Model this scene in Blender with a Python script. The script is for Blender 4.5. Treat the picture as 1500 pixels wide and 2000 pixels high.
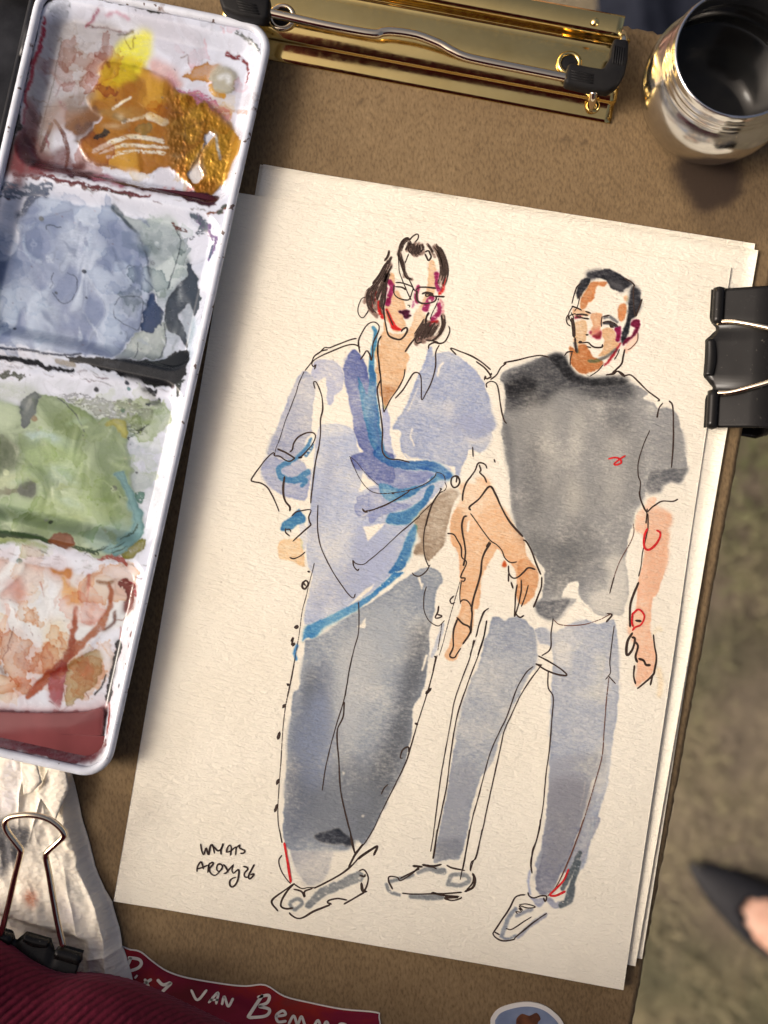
import bpy, bmesh, math, random
import numpy as np
from mathutils import Matrix, Vector

# ------------------------------------------------------------------ scene, camera, light
S = bpy.context.scene
for o in list(bpy.data.objects):
    bpy.data.objects.remove(o)
COL = S.collection
FPX = 1800.0                       # focal length in photograph pixels (1500 x 2000)
CA, CB, CD = 0.03337, 0.01856, 0.27044
ca, sa, cb, sb = math.cos(CA), math.sin(CA), math.cos(CB), math.sin(CB)
RC = np.array([[1, 0, 0], [0, ca, -sa], [0, sa, ca]]) @ np.array([[cb, 0, sb], [0, 1, 0], [-sb, 0, cb]])
cam_d = bpy.data.cameras.new('camera')
cam = bpy.data.objects.new('camera', cam_d)
COL.objects.link(cam)
M4 = Matrix([list(RC[i]) + [0] for i in range(3)] + [[0, 0, 0, 1]])
M4[2][3] = CD
cam.matrix_world = M4
cam_d.sensor_fit = 'VERTICAL'
cam_d.sensor_height = 24.0
cam_d.sensor_width = 18.0
cam_d.lens = 24.0 * FPX / 2000.0
cam_d.clip_start = 0.01
cam_d.clip_end = 600.0
cam_d.dof.use_dof = True
cam_d.dof.focus_distance = 0.267
cam_d.dof.aperture_fstop = 5.6
S.camera = cam

SUN_DIR = Vector((-0.78, -0.06, 0.62)).normalized()      # towards the sun
W = bpy.data.worlds.new('World')
S.world = W
W.use_nodes = True
nt = W.node_tree
sky = nt.nodes.new('ShaderNodeTexSky')
sky.sky_type = 'NISHITA'
sky.sun_disc = False
sky.sun_elevation = math.asin(SUN_DIR.z)
sky.sun_rotation = math.atan2(SUN_DIR.x, SUN_DIR.y)
sky.air_density = 0.4
sky.dust_density = 9.0
sky.ozone_density = 0.0
bg = nt.nodes['Background']
bg.inputs['Strength'].default_value = 0.13
nt.links.new(sky.outputs[0], bg.inputs['Color'])
sun_d = bpy.data.lights.new('sun', 'SUN')
sun_d.energy = 1.15
sun_d.angle = math.radians(14)
sun_d.color = (1.0, 0.965, 0.91)
sun = bpy.data.objects.new('sun', sun_d)
COL.objects.link(sun)
sun.rotation_euler = SUN_DIR.to_track_quat('Z', 'Y').to_euler()
S.view_settings.view_transform = 'Standard'
S.view_settings.look = 'None'
S.view_settings.gamma = 1.0
S.view_settings.use_curve_mapping = False
S.view_settings.exposure = 0.34
S.view_settings.use_white_balance = True       # the phone's warm daylight balance
S.view_settings.white_balance_temperature = 6700
S.view_settings.white_balance_tint = 10

# ------------------------------------------------------------------ helpers
def U(px, py, z=0.0):
    """place of a photograph pixel on the level plane at height z (metres)"""
    px = np.asarray(px, float); py = np.asarray(py, float)
    d = np.stack([(px - 750) / FPX, (1000 - py) / FPX, -np.ones_like(px)], -1) @ RC.T
    t = (np.asarray(z) - CD) / d[..., 2]
    r = d * t[..., None]
    r[..., 2] += CD
    return r

def PJ(P):
    q = (P - np.array([0, 0, CD])) @ RC
    return 750 + FPX * q[..., 0] / -q[..., 2], 1000 - FPX * q[..., 1] / -q[..., 2]

def lin(c):
    c = np.asarray(c, float) / 255.0
    return np.where(c <= 0.04045, c / 12.92, ((c + 0.055) / 1.055) ** 2.4)

def link(name, me, mat=None, parent=None, smooth=True):
    o = bpy.data.objects.new(name, me)
    COL.objects.link(o)
    if mat:
        me.materials.append(mat)
    if parent:
        o.parent = parent
    if smooth and len(me.polygons):
        me.polygons.foreach_set('use_smooth', np.ones(len(me.polygons), bool))
    return o

def tag(o, label, cat, group=None, kind=None):
    o['label'] = label
    o['category'] = cat
    if group: o['group'] = group
    if kind: o['kind'] = kind
    return o

def empty(name, label, cat, loc=(0, 0, 0), group=None):
    o = bpy.data.objects.new(name, None)
    o.empty_display_size = 0.01
    o.location = loc
    COL.objects.link(o)
    tag(o, label, cat, group)
    return o

def adopt(parent, *obs):
    """children are modelled in world space: keep them there"""
    for o in obs:
        o.parent = parent
        o.matrix_parent_inverse = Matrix.Translation(-Vector(parent.location))

def mesh_np(V, F4=None, F3=None):
    me = bpy.data.meshes.new('m')
    V = np.asarray(V, np.float32)
    me.vertices.add(len(V))
    me.vertices.foreach_set('co', V.ravel())
    n4 = 0 if F4 is None else len(F4)
    n3 = 0 if F3 is None else len(F3)
    idx = np.concatenate(([] if n4 == 0 else [np.asarray(F4, np.int32).ravel()]) + ([] if n3 == 0 else [np.asarray(F3, np.int32).ravel()]))
    me.loops.add(len(idx))
    me.loops.foreach_set('vertex_index', idx.astype(np.int32))
    me.polygons.add(n4 + n3)
    st = np.concatenate([np.arange(n4) * 4, n4 * 4 + np.arange(n3) * 3]).astype(np.int32)
    me.polygons.foreach_set('loop_start', st)
    me.update(calc_edges=True)
    me.validate()
    return me

def grid_faces(nr, nc):
    i = np.arange(nr * nc).reshape(nr, nc)
    return np.stack([i[:-1, :-1], i[1:, :-1], i[1:, 1:], i[:-1, 1:]], -1).reshape(-1, 4)

def attr(me, name, data):
    data = np.asarray(data, np.float32)
    if data.ndim == 2:
        a = me.attributes.new(name, 'FLOAT_COLOR', 'POINT')
        if data.shape[1] == 3:
            data = np.concatenate([data, np.ones((len(data), 1), np.float32)], 1)
        a.data.foreach_set('color', data.ravel())
    else:
        a = me.attributes.new(name, 'FLOAT', 'POINT')
        a.data.foreach_set('value', data)

def catmull(P, n=6, closed=False):
    P = np.asarray(P, float)
    if len(P) < 3:
        t = np.linspace(0, 1, n + 1)[:, None]
        return P[0] * (1 - t) + P[1] * t
    if closed:
        Q = np.concatenate([P[-1:], P, P[:2]])
    else:
        Q = np.concatenate([2 * P[:1] - P[1:2], P, 2 * P[-1:] - P[-2:-1]])
    out = []
    for k in range(len(Q) - 3):
        a, b, c, d = Q[k:k + 4]
        t = np.linspace(0, 1, n, endpoint=False)[:, None]
        out.append(0.5 * (2 * b + (c - a) * t + (2 * a - 5 * b + 4 * c - d) * t ** 2 + (3 * b - a - 3 * c + d) * t ** 3))
    if not closed:
        out.append(P[-1:])
    return np.concatenate(out)

def tube(P, r, seg=10, closed=False, cap=True):
    P = np.asarray(P, float)
    n = len(P)
    r = np.broadcast_to(np.asarray(r, float), (n,))
    if closed:
        T = np.roll(P, -1, 0) - np.roll(P, 1, 0)
    else:
        T = np.gradient(P, axis=0)
    T /= np.linalg.norm(T, axis=1)[:, None] + 1e-12
    up = np.array([0, 0, 1.0]) if abs(T[0][2]) < 0.9 else np.array([1.0, 0, 0])
    N = np.zeros_like(P)
    v = up - T[0] * up.dot(T[0]); v /= np.linalg.norm(v)
    for i in range(n):
        v = v - T[i] * v.dot(T[i]); v /= np.linalg.norm(v) + 1e-12
        N[i] = v
    B = np.cross(T, N)
    a = np.linspace(0, 2 * np.pi, seg, endpoint=False)
    V = P[:, None] + r[:, None, None] * (np.cos(a)[None, :, None] * N[:, None] + np.sin(a)[None, :, None] * B[:, None])
    idx = np.arange(n * seg).reshape(n, seg)
    nx = np.roll(idx, -1, 1)
    if closed:
        a0, a1 = idx, np.roll(idx, -1, 0); b0, b1 = nx, np.roll(nx, -1, 0)
    else:
        a0, a1, b0, b1 = idx[:-1], idx[1:], nx[:-1], nx[1:]
    F = np.stack([a0, b0, b1, a1], -1).reshape(-1, 4)
    V = V.reshape(-1, 3)
    F3 = None
    if cap and not closed:
        V = np.concatenate([V, P[:1] - T[:1] * r[0] * .4, P[-1:] + T[-1:] * r[-1] * .4])
        c0, c1 = n * seg, n * seg + 1
        F3 = np.concatenate([np.stack([nx[0], idx[0], np.full(seg, c0)], -1), np.stack([idx[-1], nx[-1], np.full(seg, c1)], -1)])
    return V, F, F3

def tube_ob(name, P, r, mat, parent=None, seg=10, closed=False):
    return link(name, mesh_np(*tube(P, r, seg, closed)), mat, parent)

def lathe(name, prof, c, mat, seg=96):
    a = np.linspace(0, 2 * np.pi, seg, endpoint=False)
    prof = np.asarray(prof, float)
    V = np.stack([c[0] + prof[:, :1] * np.cos(a), c[1] + prof[:, :1] * np.sin(a), c[2] + prof[:, 1:2] + 0 * a], -1).reshape(-1, 3)
    i = np.arange(len(prof) * seg).reshape(-1, seg); j = np.roll(i, -1, 1)
    return link(name, mesh_np(V, np.stack([i[:-1], j[:-1], j[1:], i[1:]], -1).reshape(-1, 4)), mat)

def prism(pts, z0, z1, bev=0.0, segs=2):
    """solid of a plan outline (list of xy) between two heights (scalars or per point)"""
    bm = bmesh.new()
    z0 = np.broadcast_to(z0, (len(pts),)); z1 = np.broadcast_to(z1, (len(pts),))
    lo = [bm.verts.new((p[0], p[1], a)) for p, a in zip(pts, z0)]
    hi = [bm.verts.new((p[0], p[1], a)) for p, a in zip(pts, z1)]
    n = len(pts)
    bm.faces.new(hi); bm.faces.new(lo[::-1])
    for i in range(n):
        bm.faces.new((lo[i], lo[(i + 1) % n], hi[(i + 1) % n], hi[i]))
    bmesh.ops.recalc_face_normals(bm, faces=bm.faces)
    if bev > 0:
        ed = [e for e in bm.edges if e.calc_face_angle(0) > 0.5]
        bmesh.ops.bevel(bm, geom=ed, offset=bev, segments=segs, affect='EDGES', profile=0.5)
    bmesh.ops.triangulate(bm, faces=[f for f in bm.faces if len(f.verts) > 4])
    me = bpy.data.meshes.new('m')
    bm.to_mesh(me); bm.free()
    return me

# ---- noise fields, blur
def vnoise(h, w, sx, sy, seed):
    r = np.random.RandomState(seed)
    gh, gw = int(h / sy) + 3, int(w / sx) + 3
    g = r.rand(gh, gw).astype(np.float32)
    y = np.arange(h, dtype=np.float32) / sy; x = np.arange(w, dtype=np.float32) / sx
    yi, xi = y.astype(int), x.astype(int)
    fy, fx = y - yi, x - xi
    fy = (fy * fy * (3 - 2 * fy))[:, None]; fx = (fx * fx * (3 - 2 * fx))[None]
    A = g[yi][:, xi]; B = g[yi][:, xi + 1]; C = g[yi + 1][:, xi]; D = g[yi + 1][:, xi + 1]
    return (A * (1 - fx) + B * fx) * (1 - fy) + (C * (1 - fx) + D * fx) * fy

def box1(a, r, ax):
    if r < 1: return a
    a = np.moveaxis(a, ax, 0)
    p = np.concatenate([np.repeat(a[:1], r + 1, 0), a, np.repeat(a[-1:], r, 0)])
    c = np.cumsum(p, 0, dtype=np.float64)
    o = (c[2 * r + 1:] - c[:-2 * r - 1]) / (2 * r + 1)
    return np.moveaxis(o.astype(np.float32), 0, ax)

def blur(a, s):
    if s < 0.4: return a
    if s < 1.2:
        k = min(0.33, s * s / 2.4)
        for ax in (0, 1):
            p = np.concatenate([np.take(a, [0], ax), a, np.take(a, [-1], ax)], ax)
            n = a.shape[ax]
            a = np.take(p, range(1, n + 1), ax) * (1 - 2 * k) + k * (np.take(p, range(0, n), ax) + np.take(p, range(2, n + 2), ax))
        return a
    r = max(1, int(round(s * 0.9)))
    for _ in range(3):
        a = box1(box1(a, r, 0), r, 1)
    return a

def sstep(a, b, x):
    t = np.clip((x - a) / (b - a), 0, 1)
    return t * t * (3 - 2 * t)

REG = {  # viewing windows used while tracing: origin in the photograph and scale
    'P': (0, 0, 1.0), 'F1': (640, 430, .2), 'F2': (1040, 490, .2), 'A': (470, 630, .2), 'B': (720, 630, .2), 'C': (520, 960, .2),
    'D': (780, 880, .2), 'E': (940, 660, .28), 'G': (1000, 960, .24), 'H': (520, 1280, .24), 'I': (820, 1180, .28),
    'J': (500, 1620, .30667), 'K': (920, 1600, .22667), 'L': (360, 1620, .12),
    'M': (0, 0, .37333), 'N': (0, 360, .32), 'O': (0, 720, .28), 'Q': (0, 1080, .24), 'Z': (420, 0, .54667), 'T': (0, 1480, .26), 'X': (180, 1820, .62667)}

def pts(reg, s):
    ox, oy, k = REG[reg]
    a = np.array([[float(v) for v in p.split(',')] for p in s.split()])
    r = a * k + (ox, oy)
    if reg in 'MNOQ':
        r[a[:, 0] == 0, 0] = -150
    return r

class Canvas:
    """pigment on a surface: transmittance over the bare surface, traced in photograph pixels"""
    def __init__(s, x0, y0, w, h, ref, seed, sat=1.):
        s.sat = sat
        s.x0, s.y0, s.w, s.h, s.ref = x0, y0, w, h, ref
        s.T = np.ones((h, w, 3), np.float32)
        s.wa = vnoise(h, w, 14, 14, seed) + .5 * vnoise(h, w, 5, 5, seed + 1) - .75
        s.wb = vnoise(h, w, 14, 14, seed + 2) + .5 * vnoise(h, w, 5, 5, seed + 3) - .75
        s.low = vnoise(h, w, 90, 90, seed + 4) * .6 + vnoise(h, w, 35, 35, seed + 5) * .4 - .5
        s.grain = vnoise(h, w, 2.2, 1.8, seed + 6) * .6 + vnoise(h, w, 7, 2.6, seed + 7) * .7 - .65
        s.cov = np.zeros((h, w), np.float32)
        q = vnoise(h, w, 60, 60, seed + 10) * 3 + vnoise(h, w, 24, 24, seed + 11) * 1.2 + vnoise(h, w, 9, 9, seed + 12) * .35
        s.marb = np.abs(((q * 2.2) % 1.0) * 2 - 1) - .5
        yy, xx = np.mgrid[0:h, 0:w]
        A_ = vnoise(h, w, 70, 80, seed + 20); B_ = vnoise(h, w, 60, 70, seed + 21); C_ = vnoise(h, w, 48, 70, seed + 22) * .65 + vnoise(h, w, 20, 26, seed + 23) * .35
        s.swirl = C_[np.clip((yy + 130 * (A_ - .5)).astype(int), 0, h - 1), np.clip((xx + 130 * (B_ - .5)).astype(int), 0, w - 1)]
        s.tooth = vnoise(h, w, 9, 3, seed + 8) * .6 + vnoise(h, w, 3, 2, seed + 9) * .6
    def _box(s, P, pad):
        a = max(int(P[:, 0].min() - pad) - s.x0, 0); b = min(int(P[:, 0].max() + pad) + 1 - s.x0, s.w)
        c = max(int(P[:, 1].min() - pad) - s.y0, 0); d = min(int(P[:, 1].max() + pad) + 1 - s.y0, s.h)
        return a, b, c, d
    def fill(s, P, bx):
        a, b, c, d = bx
        m = np.zeros((d - c, b - a + 1), np.int32)
        Q = P - (s.x0 + a, s.y0 + c)
        for (x0, y0), (x1, y1) in zip(Q, np.roll(Q, -1, 0)):
            if y0 == y1: continue
            if y0 > y1: x0, y0, x1, y1 = x1, y1, x0, y0
            r0, r1 = max(int(np.ceil(y0 - .5)), 0), min(int(np.ceil(y1 - .5)), d - c)
            if r1 <= r0: continue
            r = np.arange(r0, r1)
            x = np.clip(np.ceil(x0 + (r + .5 - y0) * (x1 - x0) / (y1 - y0) - .5), 0, b - a).astype(int)
            np.add.at(m, (r, x), 1)
        return (np.cumsum(m, 1)[:, :-1] & 1).astype(np.float32)
    def lines(s, P, w, bx):
        a, b, c, d = bx
        Y, X = np.mgrid[c:d, a:b].astype(np.float32)
        X += s.x0; Y += s.y0
        best = np.full(X.shape, -9., np.float32)
        w = np.broadcast_to(np.asarray(w, float), (len(P),))
        for i in range(len(P) - 1):
            e = P[i + 1] - P[i]
            L = e.dot(e) + 1e-9
            t = np.clip(((X - P[i, 0]) * e[0] + (Y - P[i, 1]) * e[1]) / L, 0, 1)
            dd = np.hypot(X - P[i, 0] - t * e[0], Y - P[i, 1] - t * e[1])
            best = np.maximum(best, (w[i] * (1 - t) + w[i + 1] * t) * .5 - dd)
        return np.clip(best + .5, 0, 1)
    def put(s, m, bx, col, d, soft, edge, gran, low, dry, rag, mode, at, area=False):
        a, b, c, e = bx
        sl = (slice(c, e), slice(a, b))
        if rag > 0:
            yy, xx = np.mgrid[0:e - c, 0:b - a]
            yy = np.clip((yy + rag * 2 * s.wa[sl]).round().astype(int), 0, e - c - 1)
            xx = np.clip((xx + rag * 2 * s.wb[sl]).round().astype(int), 0, b - a - 1)
            m = m[yy, xx]
        m = blur(m, soft)
        if dry > 0:
            m = m * sstep(dry - .18, dry + .18, s.tooth[sl] + .15 * (m - .5))
        if at is not None:      # into another field (relief, gloss, metal)
            at[sl] = at[sl] * (1 - m * d) + m * d * col
            return
        if mode == 'lift':
            s.T[sl] = s.T[sl] * (1 - m * d)[..., None] + (m * d)[..., None]
            return
        dens = d * (1 + low * 2 * s.low[sl] + gran * 2 * s.grain[sl])
        if edge > 0:
            dens = dens + edge * np.clip(m - blur(m, 4), 0, 1) * 2
        k = np.clip(m * dens, 0, 3)[..., None]
        ref = s.ref((c + e) / 2 + s.y0)
        rim_ = 0.
        if mode == 'wash' and area and m.size > 7000 and soft <= 2.5 and d >= .8:      # wet edges: some crisp, some bled away
            f_ = sstep(.56, .74, s.swirl[sl]) * .85
            m = m * (1 - f_) + blur(m, 3.5) * f_
            k = np.clip(m * dens * (1 - .25 * sstep(.05, .3, -s.low[sl])), 0, 3)[..., None]
        if mode in ('cover', 'marble') and area and rag > 0:
            f_ = sstep(.50, .72, s.swirl[sl])
            hard = m
            m = m * (1 - f_) + blur(m, 5) * f_
            rim_ = np.clip(hard - blur(hard, 2.2), 0, 1) * (1 - f_) * .7
            k = np.clip(m * dens * (1 - .22 * sstep(.05, .35, s.low[sl])), 0, 3)[..., None]
        cols = col
        tr = lin(col if mode != 'marble' else col[0]) / lin(ref)
        lm = tr @ np.array([.3, .6, .1])
        tr = np.clip(lm + (tr - lm) * (.8 if tr[1] > tr[0] * 1.6 else s.sat * .8 if np.ptp(np.asarray(cols[0] if mode == 'marble' else col, float)) < 22 else s.sat if tr[2] > tr[0] else min(1., s.sat * 1.3)), .004, 1.0)
        if mode == 'veil':      # dried translucent film: dark tide-mark, thin inside
            bd = np.clip(m - blur(m, 1.6), 0, 1) * 2.2 + np.clip(m - blur(m, 7), 0, 1) * .8
            k = (d * (.45 * m * (1 + 1.2 * s.low[sl] + .5 * s.grain[sl]) + bd * sstep(.30, .62, s.swirl[sl])))[..., None]
            s.T[sl] *= np.exp(np.clip(k, 0, 2) * np.log(tr))
        elif mode == 'marble':    # two paints stirred together: col is a pair
            n_ = s.swirl[sl]
            f_ = sstep(.30, .68, n_)[..., None]
            c0, c1 = [np.clip(lin(q_) / lin(ref), .004, 1) for q_ in cols]
            cc_ = (c0 * (1 - f_) + c1 * f_) * (1 - .22 * np.exp(-((n_ - .47) / .012) ** 2) - .12 * np.exp(-((n_ - .36) / .008) ** 2))[..., None] * ((1 + .12 * s.grain[sl]) * (1 - rim_))[..., None]
            k = np.clip(m * d, 0, 1)[..., None]
            s.T[sl] = s.T[sl] * (1 - k) + k * cc_
        elif mode == 'cover':
            k = np.clip(k, 0, 1)
            s.T[sl] = s.T[sl] * (1 - k) + k * tr * ((1 + .34 * s.low[sl] + .16 * s.grain[sl] + .10 * s.marb[sl]) * (1 - rim_))[..., None]
        elif soft > 2.5:        # wet-in-wet: only where the paper is already painted
            k = np.clip(k * s.cov[sl][..., None], 0, 1)
            s.T[sl] = s.T[sl] * (1 - k) + k * tr * (1 + .3 * s.low[sl] + .22 * s.grain[sl])[..., None]
        else:
            s.T[sl] = np.minimum(s.T[sl], np.exp(k * np.log(tr)))
            s.cov[sl] = np.maximum(s.cov[sl], m)
    def wash(s, reg, col, p, d=1., soft=.8, edge=.30, gran=.36, low=.32, dry=0, rag=1.6, mode='wash', sm=4, at=None):
        P = pts(reg, p)
        if sm: P = catmull(P, sm, True)
        bx = s._box(P, 8 + 3 * soft)
        if bx[1] - bx[0] < 2 or bx[3] - bx[2] < 2: return
        s.put(s.fill(P, bx), bx, col, d, soft, edge, gran, low, dry, rag, mode, at, (bx[1] - bx[0]) * (bx[3] - bx[2]) > 1800)
    def brush(s, reg, col, w, p, d=1., soft=.7, edge=.12, gran=.3, low=.15, dry=0, rag=1., mode='wash', at=None):
        P = catmull(pts(reg, p), 5)
        ww = np.interp(np.linspace(0, 1, len(P)), np.linspace(0, 1, len(np.atleast_1d(w))), np.atleast_1d(w))
        bx = s._box(P, 8 + 3 * soft + max(ww))
        if bx[1] - bx[0] < 2 or bx[3] - bx[2] < 2: return
        s.put(s.lines(P, ww, bx), bx, col, d, soft, edge, gran, low, dry, rag, mode, at)
    def sample(s, px, py, f=None):
        f = s.T if f is None else f
        x = np.clip(px - s.x0 - .5, 0, s.w - 1.001); y = np.clip(py - s.y0 - .5, 0, s.h - 1.001)
        xi, yi = x.astype(int), y.astype(int)
        fx, fy = x - xi, y - yi
        if f.ndim == 3: fx, fy = fx[..., None], fy[..., None]
        return (f[yi, xi] * (1 - fx) + f[yi, xi + 1] * fx) * (1 - fy) + (f[yi + 1, xi] * (1 - fx) + f[yi + 1, xi + 1] * fx) * fy

# ---- materials
def mat(name, col=(.5, .5, .5), rough=.5, metal=0., spec=.5, srgb=None):
    m = bpy.data.materials.new(name)
    m.use_nodes = True
    b = m.node_tree.nodes['Principled BSDF']
    if srgb is not None: col = lin(srgb)
    b.inputs['Base Color'].default_value = (*[float(v) for v in col], 1)
    b.inputs['Roughness'].default_value = rough
    b.inputs['Metallic'].default_value = metal
    b.inputs['Specular IOR Level'].default_value = spec
    return m, m.node_tree, b

def nd(t, typ, **kw):
    n = t.nodes.new('ShaderNode' + typ)
    for k, v in kw.items():
        if hasattr(n, k): setattr(n, k, v)
        else: n.inputs[k.replace('_', ' ')].default_value = v
    return n

def noise(t, scale, vec=(1, 1, 1), detail=4., rough=.55, rot=0.):
    tc = nd(t, 'TexCoord')
    mp = nd(t, 'Mapping')
    mp.inputs['Rotation'].default_value = (0, 0, rot)
    mp.inputs['Scale'].default_value = vec
    t.links.new(tc.outputs['Object'], mp.inputs['Vector'])
    mp2 = mp
    n = nd(t, 'TexNoise', Scale=scale, Detail=detail, Roughness=rough)
    t.links.new(mp2.outputs[0], n.inputs['Vector'])
    return n.outputs['Fac']

def ramp(t, fac, stops):
    r = nd(t, 'ValToRGB')
    e = r.color_ramp.elements
    while len(e) < len(stops): e.new(.5)
    for k, (p, c) in enumerate(stops):
        e[k].position = p
        e[k].color = (*[float(v) for v in c], 1)
    t.links.new(fac, r.inputs[0])
    return r.outputs[0]

def bump(t, b, h, dist, strength=1., prev=None):
    n = nd(t, 'Bump', Strength=strength, Distance=dist)
    t.links.new(h, n.inputs['Height'])
    if prev is not None: t.links.new(prev, n.inputs['Normal'])
    t.links.new(n.outputs[0], b.inputs['Normal'])
    return n.outputs[0]

def mixc(t, a, b, fac, mode='MIX'):
    n = nd(t, 'Mix', data_type='RGBA', blend_type=mode)
    for sock, v in ((n.inputs[0], fac), (n.inputs[6], a), (n.inputs[7], b)):
        if isinstance(v, (int, float)): sock.default_value = v
        elif isinstance(v, (tuple, list, np.ndarray)): sock.default_value = (*[float(q) for q in v], 1)
        else: t.links.new(v, sock)
    return n.outputs[2]

def attrn(t, name):
    n = nd(t, 'Attribute', attribute_name=name)
    return n

# ------------------------------------------------------------------ setting: the ground far below the board
GZ = -0.93
m_ground, t, b = mat('worn_lawn_soil', rough=.95, spec=.2)
n1 = noise(t, 5.5, detail=5); ng = noise(t, 3.1, detail=3); n2 = noise(t, 38, detail=6, rough=.7)
c1 = ramp(t, n1, [(.32, (.135, .108, .080)), (.48, (.19, .156, .115)), (.62, (.25, .208, .138)), (.75, (.31, .26, .155))])
c2 = ramp(t, n2, [(.3, (.7, .7, .7)), (.7, (1.2, 1.2, 1.15))])
c1 = mixc(t, c1, (.075, .095, .035), ramp(t, ng, [(.5, (0, 0, 0)), (.62, (.45, .45, .45))]))   # mossy patches
t.links.new(mixc(t, c1, c2, 1.0, 'MULTIPLY'), b.inputs['Base Color'])
bump(t, b, n2, .02)
c = U(1400, 1300, GZ)
xs = np.concatenate([[-150, -20, -4], np.linspace(-1.2, 1.6, 90), [4, 20, 150]])
ys = np.concatenate([[-150, -20, -4], np.linspace(-1.6, 1.6, 90), [4, 20, 150]])
X, Y = np.meshgrid(xs, ys)
Zg = GZ + .012 * (vnoise(96, 96, 5, 5, 3) - .5) + .008 * (vnoise(96, 96, 2, 2, 4) - .5)
ground = link('ground', mesh_np(np.stack([X, Y, Zg], -1).reshape(-1, 3), grid_faces(96, 96)[:, ::-1]), m_ground)
ground['kind'] = 'structure'
# short grass, greener towards the far side of the lawn, straw-dry nearer the feet
rg = np.random.RandomState(8)
m_grass, t, b = mat('grass_blades', rough=.7, spec=.3)
a = attrn(t, 'Col'); t.links.new(a.outputs['Color'], b.inputs['Base Color'])
N = 60000
bx = rg.uniform(.10, .95, N); by = rg.uniform(-.85, .95, N)
patch = vnoise(180, 85, 7, 7, 21)[np.clip(((by + .85) * 100).astype(int), 0, 179), np.clip(((bx - .1) * 100).astype(int), 0, 84)]
dry = np.clip(.52 - by * 1.5 + .5 * (rg.rand(N) - .5) + .5 * (patch - .5), 0, 1)
keep = rg.rand(N) < np.where(by > -.05, 1.0, .5) * sstep(.3, .7, patch)
bx, by, dry, patch = bx[keep], by[keep], dry[keep], patch[keep]
N = len(bx)
an = rg.uniform(0, 2 * np.pi, N); ln = rg.uniform(.008, .028, N); tilt = rg.uniform(.6, 1.4, N); wd = rg.uniform(.0004, .0010, N)
dx, dy = np.cos(an), np.sin(an)
base = np.stack([bx, by, np.full(N, GZ - .004)], 1)
side = np.stack([-dy * wd, dx * wd, 0 * dx], 1)
mid = base + np.stack([dx * ln * .5 * np.sin(tilt), dy * ln * .5 * np.sin(tilt), ln * .55 * np.cos(tilt) + .006], 1)
tip = base + np.stack([dx * ln * np.sin(tilt) * 1.1, dy * ln * np.sin(tilt) * 1.1, ln * .8 * np.cos(tilt) + .006], 1)
V = np.stack([base - side, base + side, mid + side * .8, mid - side * .8, tip], 1).reshape(-1, 3)
k = np.arange(N)[:, None] * 5
me = mesh_np(V, np.concatenate([k, k + 1, k + 2, k + 3], 1), np.concatenate([k + 3, k + 2, k + 4], 1))
green = np.array([.075, .115, .025]); straw = np.array([.27, .235, .14])
gc = green * (1 - dry[:, None]) + straw * dry[:, None]
gc *= rg.uniform(.75, 1.2, (N, 1))
attr(me, 'Col', np.repeat(gc, 5, 0))
grass = link('grass', me, m_grass)
tag(grass, 'sparse short grass and dry straw on the worn ground', 'grass', kind='stuff')

# ------------------------------------------------------------------ the watercolour: pigment washes
def paper_ref(y):
    ys = (400, 700, 1000, 1400, 1800)
    cs = ((234, 225, 207), (233, 223, 204), (230, 217, 195), (220, 204, 180), (204, 187, 164))
    return [np.interp(y, ys, [c[k] for c in cs]) for k in range(3)]

PA = Canvas(190, 340, 1260, 1620, paper_ref, 11, .72)
w, br = PA.wash, PA.brush
SKIN, TEAL, PURP, RED, MAG, INKC = (221, 182, 142), (48, 118, 162), (120, 130, 174), (204, 30, 28), (148, 30, 82), (52, 38, 33)
# --- left figure: head and neck
w('F1', SKIN, "575,760 640,700 690,690 720,740 760,830 765,880 740,960 760,1000 750,1060 720,1080 650,1090 590,1000 560,900")
w('F1', SKIN, "605,540 630,505 660,540 655,620 610,600")
w('F1', SKIN, "985,440 1010,395 1050,420 1065,500 1060,640 1050,700 985,800 900,860 940,760 970,650")
w('F1', SKIN, "960,812 940,900 960,960 900,1060 880,1110 780,1230 770,1290 775,1400 740,1500 470,1500 490,1400 510,1280 520,1130 545,1080 552,985 600,1100 690,1112 780,1080 830,1000 850,920 890,862", low=.3)
w('B', SKIN, "80,225 380,300 370,420 340,540 290,640 220,740 155,850 130,760 90,620 80,450", low=.3)
w('B', (172, 104, 44), "108,650 200,620 285,640 220,735 160,835 135,780", soft=3, edge=.05, d=.8)
br('F1', RED, (5, 8, 11, 3), "572,870 610,960 645,1040 715,1072")
for c, ww, p in ((RED, 6, "430,700 420,800 440,885"), (RED, 7, "500,800 510,900 540,950"), (RED, 6, "465,690 460,780"), (MAG, 10, "605,590 630,650 600,740 582,820"),
                 (MAG, 8, "560,660 535,740"), (MAG, 8, "1060,520 1060,620 1080,680"), (RED, 7, "1145,570 1125,650 1098,722"), (MAG, 8, "885,650 868,720 870,795"),
                 ((196, 120, 150), 4, "832,795 828,845"), (MAG, 12, "1010,760 970,820 950,860"), (MAG, 9, "1090,820 1090,880 1060,930 1020,965"), (RED, 7, "1000,1000 1065,990"),
                 ((215, 150, 150), 5, "1100,780 1130,820 1120,900")):
    br('F1', c, ww, p, dry=.35, rag=1.4)
w('F1', (78, 18, 48), "690,890 750,884 808,888 790,920 818,936 770,960 740,945 735,925 700,912")
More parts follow.
